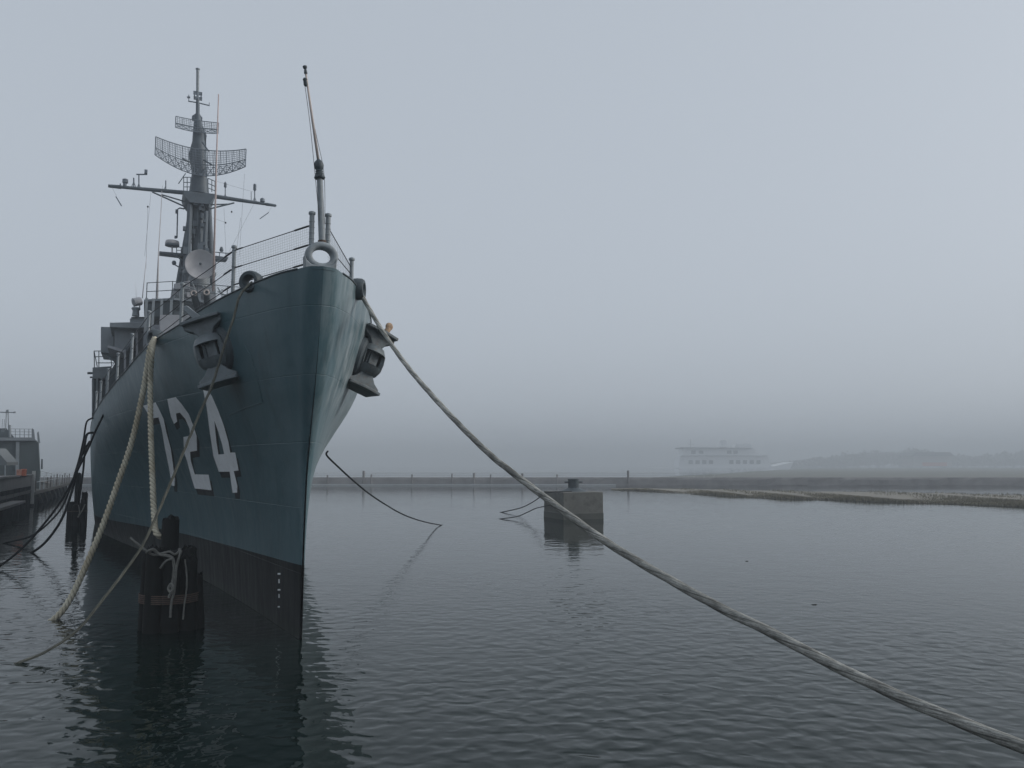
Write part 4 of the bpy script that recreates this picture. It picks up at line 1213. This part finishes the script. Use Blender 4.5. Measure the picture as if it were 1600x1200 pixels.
sh = empty('canopy_shed', Matrix.Translation(at(3, 748, 60)))
tag(sh, 'pale gabled canopy on the pier, cut by the left edge', 'canopy')
def tp(x, y): return at(x, y, 60) - at(3, 748, 60)
MB().prism([tp(-30, 727), tp(-9, 700), tp(10.5, 722), tp(10.5, 727)], (-1, 3, 0)).build('roof', M_TENT, sh)
for x in (-26, 8): MB().tube([tp(x, 727), tp(x, 749)], .05, 6).build('post', M_RAIL, sh)

# ================================================================== FAR SHORE
M_MUD = mottled('mud', (0.17, 0.155, 0.125), 0.7, 0.25, .15, bumpy=0.2)
M_BANK = mottled('far_bank_scrub', (0.11, 0.115, 0.10), 0.9, 0.4, .25)
M_BERM = mottled('causeway_stone', (0.17, 0.165, 0.165), 0.9, 0.3, .4)
def ground_strip(name, near, far, z0, z1, mat, crown=0.0, nseg=60):
    """closed low bank between a near and a far shoreline given as (px, py) on the water"""
    nb = spline([on_water(x, y) for x, y in near], nseg); fb = spline([on_water(x, y) for x, y in far], nseg)
    n = min(len(nb), len(fb)); nb, fb = nb[:n], fb[:n]
    m = MB(); rows = 7
    for i in range(n):
        for j in range(rows):
            t = j / (rows - 1)
            p = nb[i].lerp(fb[i], t)
            z = z0 + (z1 - z0) * math.sin(math.pi * min(1, t * 1.0)) ** .5 + rng.normal(0, .03) * (0 < j < rows - 1)
            if j in (0, rows - 1): z = -.15
            m.v.append((p.x, p.y, z))
    for i in range(n - 1):
        for j in range(rows - 1):
            m.f.append((i*rows + j, i*rows + j + 1, (i+1)*rows + j + 1, (i+1)*rows + j))
    return tag(m.build(name, mat, None, smooth=True), kind='structure'), nb, fb
# marsh spit on the right
mud, nb, fb = ground_strip('mudflat', [(955, 765.5), (1010, 767.5), (1100, 773), (1200, 779), (1300, 782), (1400, 786), (1500, 789), (1600, 793), (1760, 799)],
                           [(955, 764.5), (1010, 764), (1100, 765), (1200, 767), (1300, 768), (1400, 769), (1500, 771), (1600, 773), (1760, 778)], .06, .16, M_MUD)
M_GRASS = mottled('marsh_grass', (0.150, 0.135, 0.092), 0.9, 0.45, .4, bumpy=0)
m = MB()
n = len(nb)
for k in range(34000):
    f = rng.random() ** .8 * (n - 1); i = int(f)
    t = min(.98, .03 + abs(rng.normal(0, .16)))
    if rng.random() < .25: t = rng.random() * .9
    p = nb[i].lerp(nb[min(i + 1, n - 1)], f - i).lerp(fb[i].lerp(fb[min(i + 1, n - 1)], f - i), t)
    h = (.14 + .17 * rng.random()) * min(1, .25 + f / n * 2.2) * (.75 + .5 * math.sin(p.x * .9 + 2 * math.sin(p.x * .23)))
    if h < .05: continue
    a = rng.random() * math.pi; wd = .03 + .035 * rng.random()
    dx, dy = math.cos(a) * wd, math.sin(a) * wd
    lx, ly = rng.normal(0, .1), rng.normal(0, .1)
    m.add([(p.x - dx, p.y - dy, .04), (p.x + dx, p.y + dy, .04), (p.x + lx, p.y + ly, .1 + h)], [(0, 1, 2)])
tag(m.build('marsh_grass', M_GRASS), kind='stuff')
# causeway: stone berm with a railed walk
Yc = on_water(700, 758.5).y
cw = empty('causeway', Matrix.Translation((0, Yc, 0)))
tag(cw, 'low grey causeway with thin railing crossing the fog behind the water', 'causeway')
def cx(px): return (px - 800) / F * Yc
M_PALE = mottled('pale_rail', (0.5, 0.52, 0.53), 0.6, 0.1, 1.0)
m = MB()
x0, x1 = cx(-120), cx(1760)
NX = 120
for i in range(NX + 1):
    x = x0 + (x1 - x0) * i / NX
    for (y, z) in ((-.5, -.5), (-.35, .1 + rng.normal(0, .04)), (0, .95 + rng.normal(0, .06)), (.3, 1.33), (3.4, 1.33), (4.5, -.5)):
        m.v.append((x, y + rng.normal(0, .05), z))
for i in range(NX):
    for j in range(5): m.f.append((i*6 + j, i*6 + j + 1, (i+1)*6 + j + 1, (i+1)*6 + j))
m.build('berm', M_BERM, cw)
MB().box((x0, -.9, .02), (cx(960), -.45, .22)).build('ledge', M_PALE, cw)
MB().tube([Vector((x0, .5, 2.08)), Vector((cx(1120), .5, 2.08))], .05, 6).build('top_rail', M_PALE, cw)
MB().tube([Vector((x0, .5, 1.7)), Vector((cx(1120), .5, 1.7))], .025, 5).build('middle_rail', M_RAIL, cw)
for px in np.arange(-110, 1120, 15.5):
    MB().tube([Vector((cx(px), .5, 1.3)), Vector((cx(px), .5, 2.1))], .04, 5).build('rail_post', M_PALE, cw)
for px, yt, wd in ((514, 742, 3), (570, 735.5, 4.5), (582, 741, 3), (645, 741, 3), (707, 740, 2.5), (741, 739, 4), (767, 741, 2.5), (816, 739.5, 4), (870, 741, 3), (980, 735, 4)):
    h = HC - (yt - 725) / F * Yc
    MB().tube([Vector((cx(px), -.2, 0)), Vector((cx(px), -.2, h))], wd / 2.4 / F * Yc, 8).build('guide_pile', M_BERM, cw)
# land on the right beyond the marsh
land, lnb, lfb = ground_strip('shore_land', [(1010, 757.5), (1100, 758.5), (1250, 758), (1400, 758.5), (1500, 759.5), (1600, 760), (1800, 762)],
                              [(1010, 748), (1100, 742), (1250, 733), (1400, 731.5), (1500, 731.5), (1600, 731.5), (1800, 731.5)], .15, .5, M_BANK)
# scrub and trees on it: far-off growth that reads as one mass
M_LEAF = mottled('far_foliage', (0.11, 0.12, 0.11), 0.9, 0.5, .3, bumpy=0)
m = MB()
def clump(c, rx, rz, n, k=1.0):
    for _ in range(n):
        d = Vector(rng.normal(0, 1, 3)).normalized() * rng.random() ** .4
        p = Vector((c.x + d.x * rx, c.y + d.y * rx, max(.2, c.z + d.z * rz)))
        s_ = (.16 + .3 * rng.random()) * k
        a = Vector(rng.normal(0, 1, 3)).normalized(); b = a.cross(Vector(rng.normal(0, 1, 3))).normalized()
        m.add([p + a * s_, p + b * s_, p - a * s_ * .8, p - b * s_ * .7], [(0, 1, 2, 3)])
for k in range(260):
    px = 1190 + rng.random() * 620
    Y = 900 + rng.random() * 160
    lift = min(1, max(.12, (px - 1185) / 170)) * (.74 + .26 * math.sin(px * .021 + 1.2) * math.sin(px * .007))
    H = 30 * lift * (.66 + .34 * rng.random())
    x = (px - 800) / F * Y
    for _ in range(3):
        clump(Vector((x + rng.normal(0, 7), Y + rng.normal(0, 6), H * (.3 + .4 * rng.random()))), 9.0, H * .30, 60, 5.0)
tag(m.build('far_woods', M_LEAF), kind='stuff')
# low pale building among the trees
M_PBUILD = mottled('pale_wall', (0.45, 0.42, 0.40), 0.8, 0.1, .5)
BK = 4.6
bd = at(1462, 728, 158 * BK)
bo = empty('waterside_building', Matrix.Translation((bd.x, bd.y, 0)) @ Matrix.Scale(BK, 4))
tag(bo, 'faint pale low building with reddish base among the trees on the far right shore', 'building')
MB().box((-4.4, 0, .3), (3.2, 5, 2.3)).build('wall', M_PBUILD, bo, bevel=.03)
MB().prism([Vector((-4.8, -.4, 2.304)), Vector((3.6, -.4, 2.304)), Vector((2.8, -.4, 3.1)), Vector((-3.9, -.4, 3.1))], (0, 5.8, 0)).build('roof', M_TENT, bo)
MB().box((-2.6, -.05, .35), (2.2, -.005, 1.1)).build('door', M_OR, bo)

# ferry in the fog
KF = 4.0; Yf = 176.0 * KF
fo = at(1135, 741, Yf)
fe = empty('ferry', Matrix.Translation((fo.x, Yf, 0)))
tag(fe, 'white passenger ferry with two decks almost lost in the fog', 'ferry')
def fp(x, y, dy=0.0):
    p = at(x, y, Yf + dy * KF); return Vector((p.x - fo.x, dy * KF, p.z))
M_FER = mottled('ferry_white', (0.80, 0.82, 0.84), 0.5, 0.05, .5)
M_FDK = mottled('ferry_dark_trim', (0.10, 0.12, 0.14), 0.5, 0.1, .5)
def fs_(poly, d0, d1, name, mat, parent=None): return MB().prism([fp(x, y, d0) for x, y in poly], (0, (d1 - d0) * KF, 0)).build(name, mat, parent or fe)
fs_([(1022, 731), (1205, 729.5), (1240, 722), (1232, 738), (1218, 752), (1030, 752)], 0, 7, 'hull', M_FER)
h_ = fs_([(1063, 713), (1200, 713), (1206, 730), (1060, 731)], .6, 6.4, 'main_deckhouse', M_FER)
for k in range(11):
    if k in (4, 5): continue
    x = 1076 + k * 10.6
    fs_([(x, 719), (x + 6.5, 719), (x + 6.5, 725), (x, 725)], .54, .59, 'window', M_FDK, h_)
u_ = fs_([(1068, 701), (1178, 701), (1186, 712.5), (1066, 712.5)], 1.0, 6.0, 'upper_deckhouse', M_FER)
fs_([(1064, 698.6), (1176, 699.8), (1176, 701), (1064, 700.9)], .4, 6.6, 'canopy', M_FDK)
for x in (1080, 1092, 1136, 1146): fs_([(x, 704), (x + 7, 704), (x + 7, 709), (x, 709)], .94, .99, 'window', M_FDK, u_)
fs_([(1150, 694), (1174, 694), (1176, 700), (1148, 700)], 1.6, 5.4, 'wheelhouse', M_FER)
fs_([(1128.5, 688), (1135, 688), (1136, 699), (1128, 699)], 2.4, 4.4, 'funnel', M_FER)
m = MB(); m.tube([fp(1079, 699, 3), fp(1079, 686, 3)], .26, 6); m.tube([fp(1075, 694, 3), fp(1084, 694, 3)], .18, 5); m.build('ferry_mast', M_FDK, fe)
fs_([(1064, 711.8), (1200, 711.8), (1200, 712.9), (1064, 712.9)], .3, .58, 'deck_edge', M_FDK)

# scraps of drift floating in the basin
for px, py, L, word in ((1272, 945, .10, 'longer dark scrap of driftwood floating alone right of the hawser'), (1167, 877, .08, 'small dark scrap of driftwood floating on smooth water further out')):
    c = on_water(px, py)
    m = MB().tube([c + Vector((-L, .03, -.01)), c + Vector((-L * .3, -.02, .006)), c + Vector((L * .4, 0, .008)), c + Vector((L, .05, .0))], [.006, .013, .011, .004], 7)
    m.tube([c + Vector((L * .1, 0, .008)), c + Vector((L * .35, -.03, .018))], [.006, .003], 5)
    tag(m.build('driftwood', M_PILE, None, smooth='auto'), word, 'driftwood', 'driftwood scraps on the water')

# ================================================================== FOG
mv = bpy.data.materials.new('fog')
mv.use_nodes = True
n = mv.node_tree; n.nodes.clear()
o_ = n.nodes.new('ShaderNodeOutputMaterial'); pv = n.nodes.new('ShaderNodeVolumePrincipled')
pv.inputs['Color'].default_value = (0.63, 0.675, 0.72, 1)
pv.inputs['Density'].default_value = 0.0020
pv.inputs['Anisotropy'].default_value = 0.0
n.links.new(pv.outputs[0], o_.inputs['Volume'])
mv.cycles.homogeneous_volume = True
m = MB().box((-1900, -1900, -1.0), (1900, 1900, 36.0))
hz = m.build('haze', mv)
tag(hz, kind='stuff')
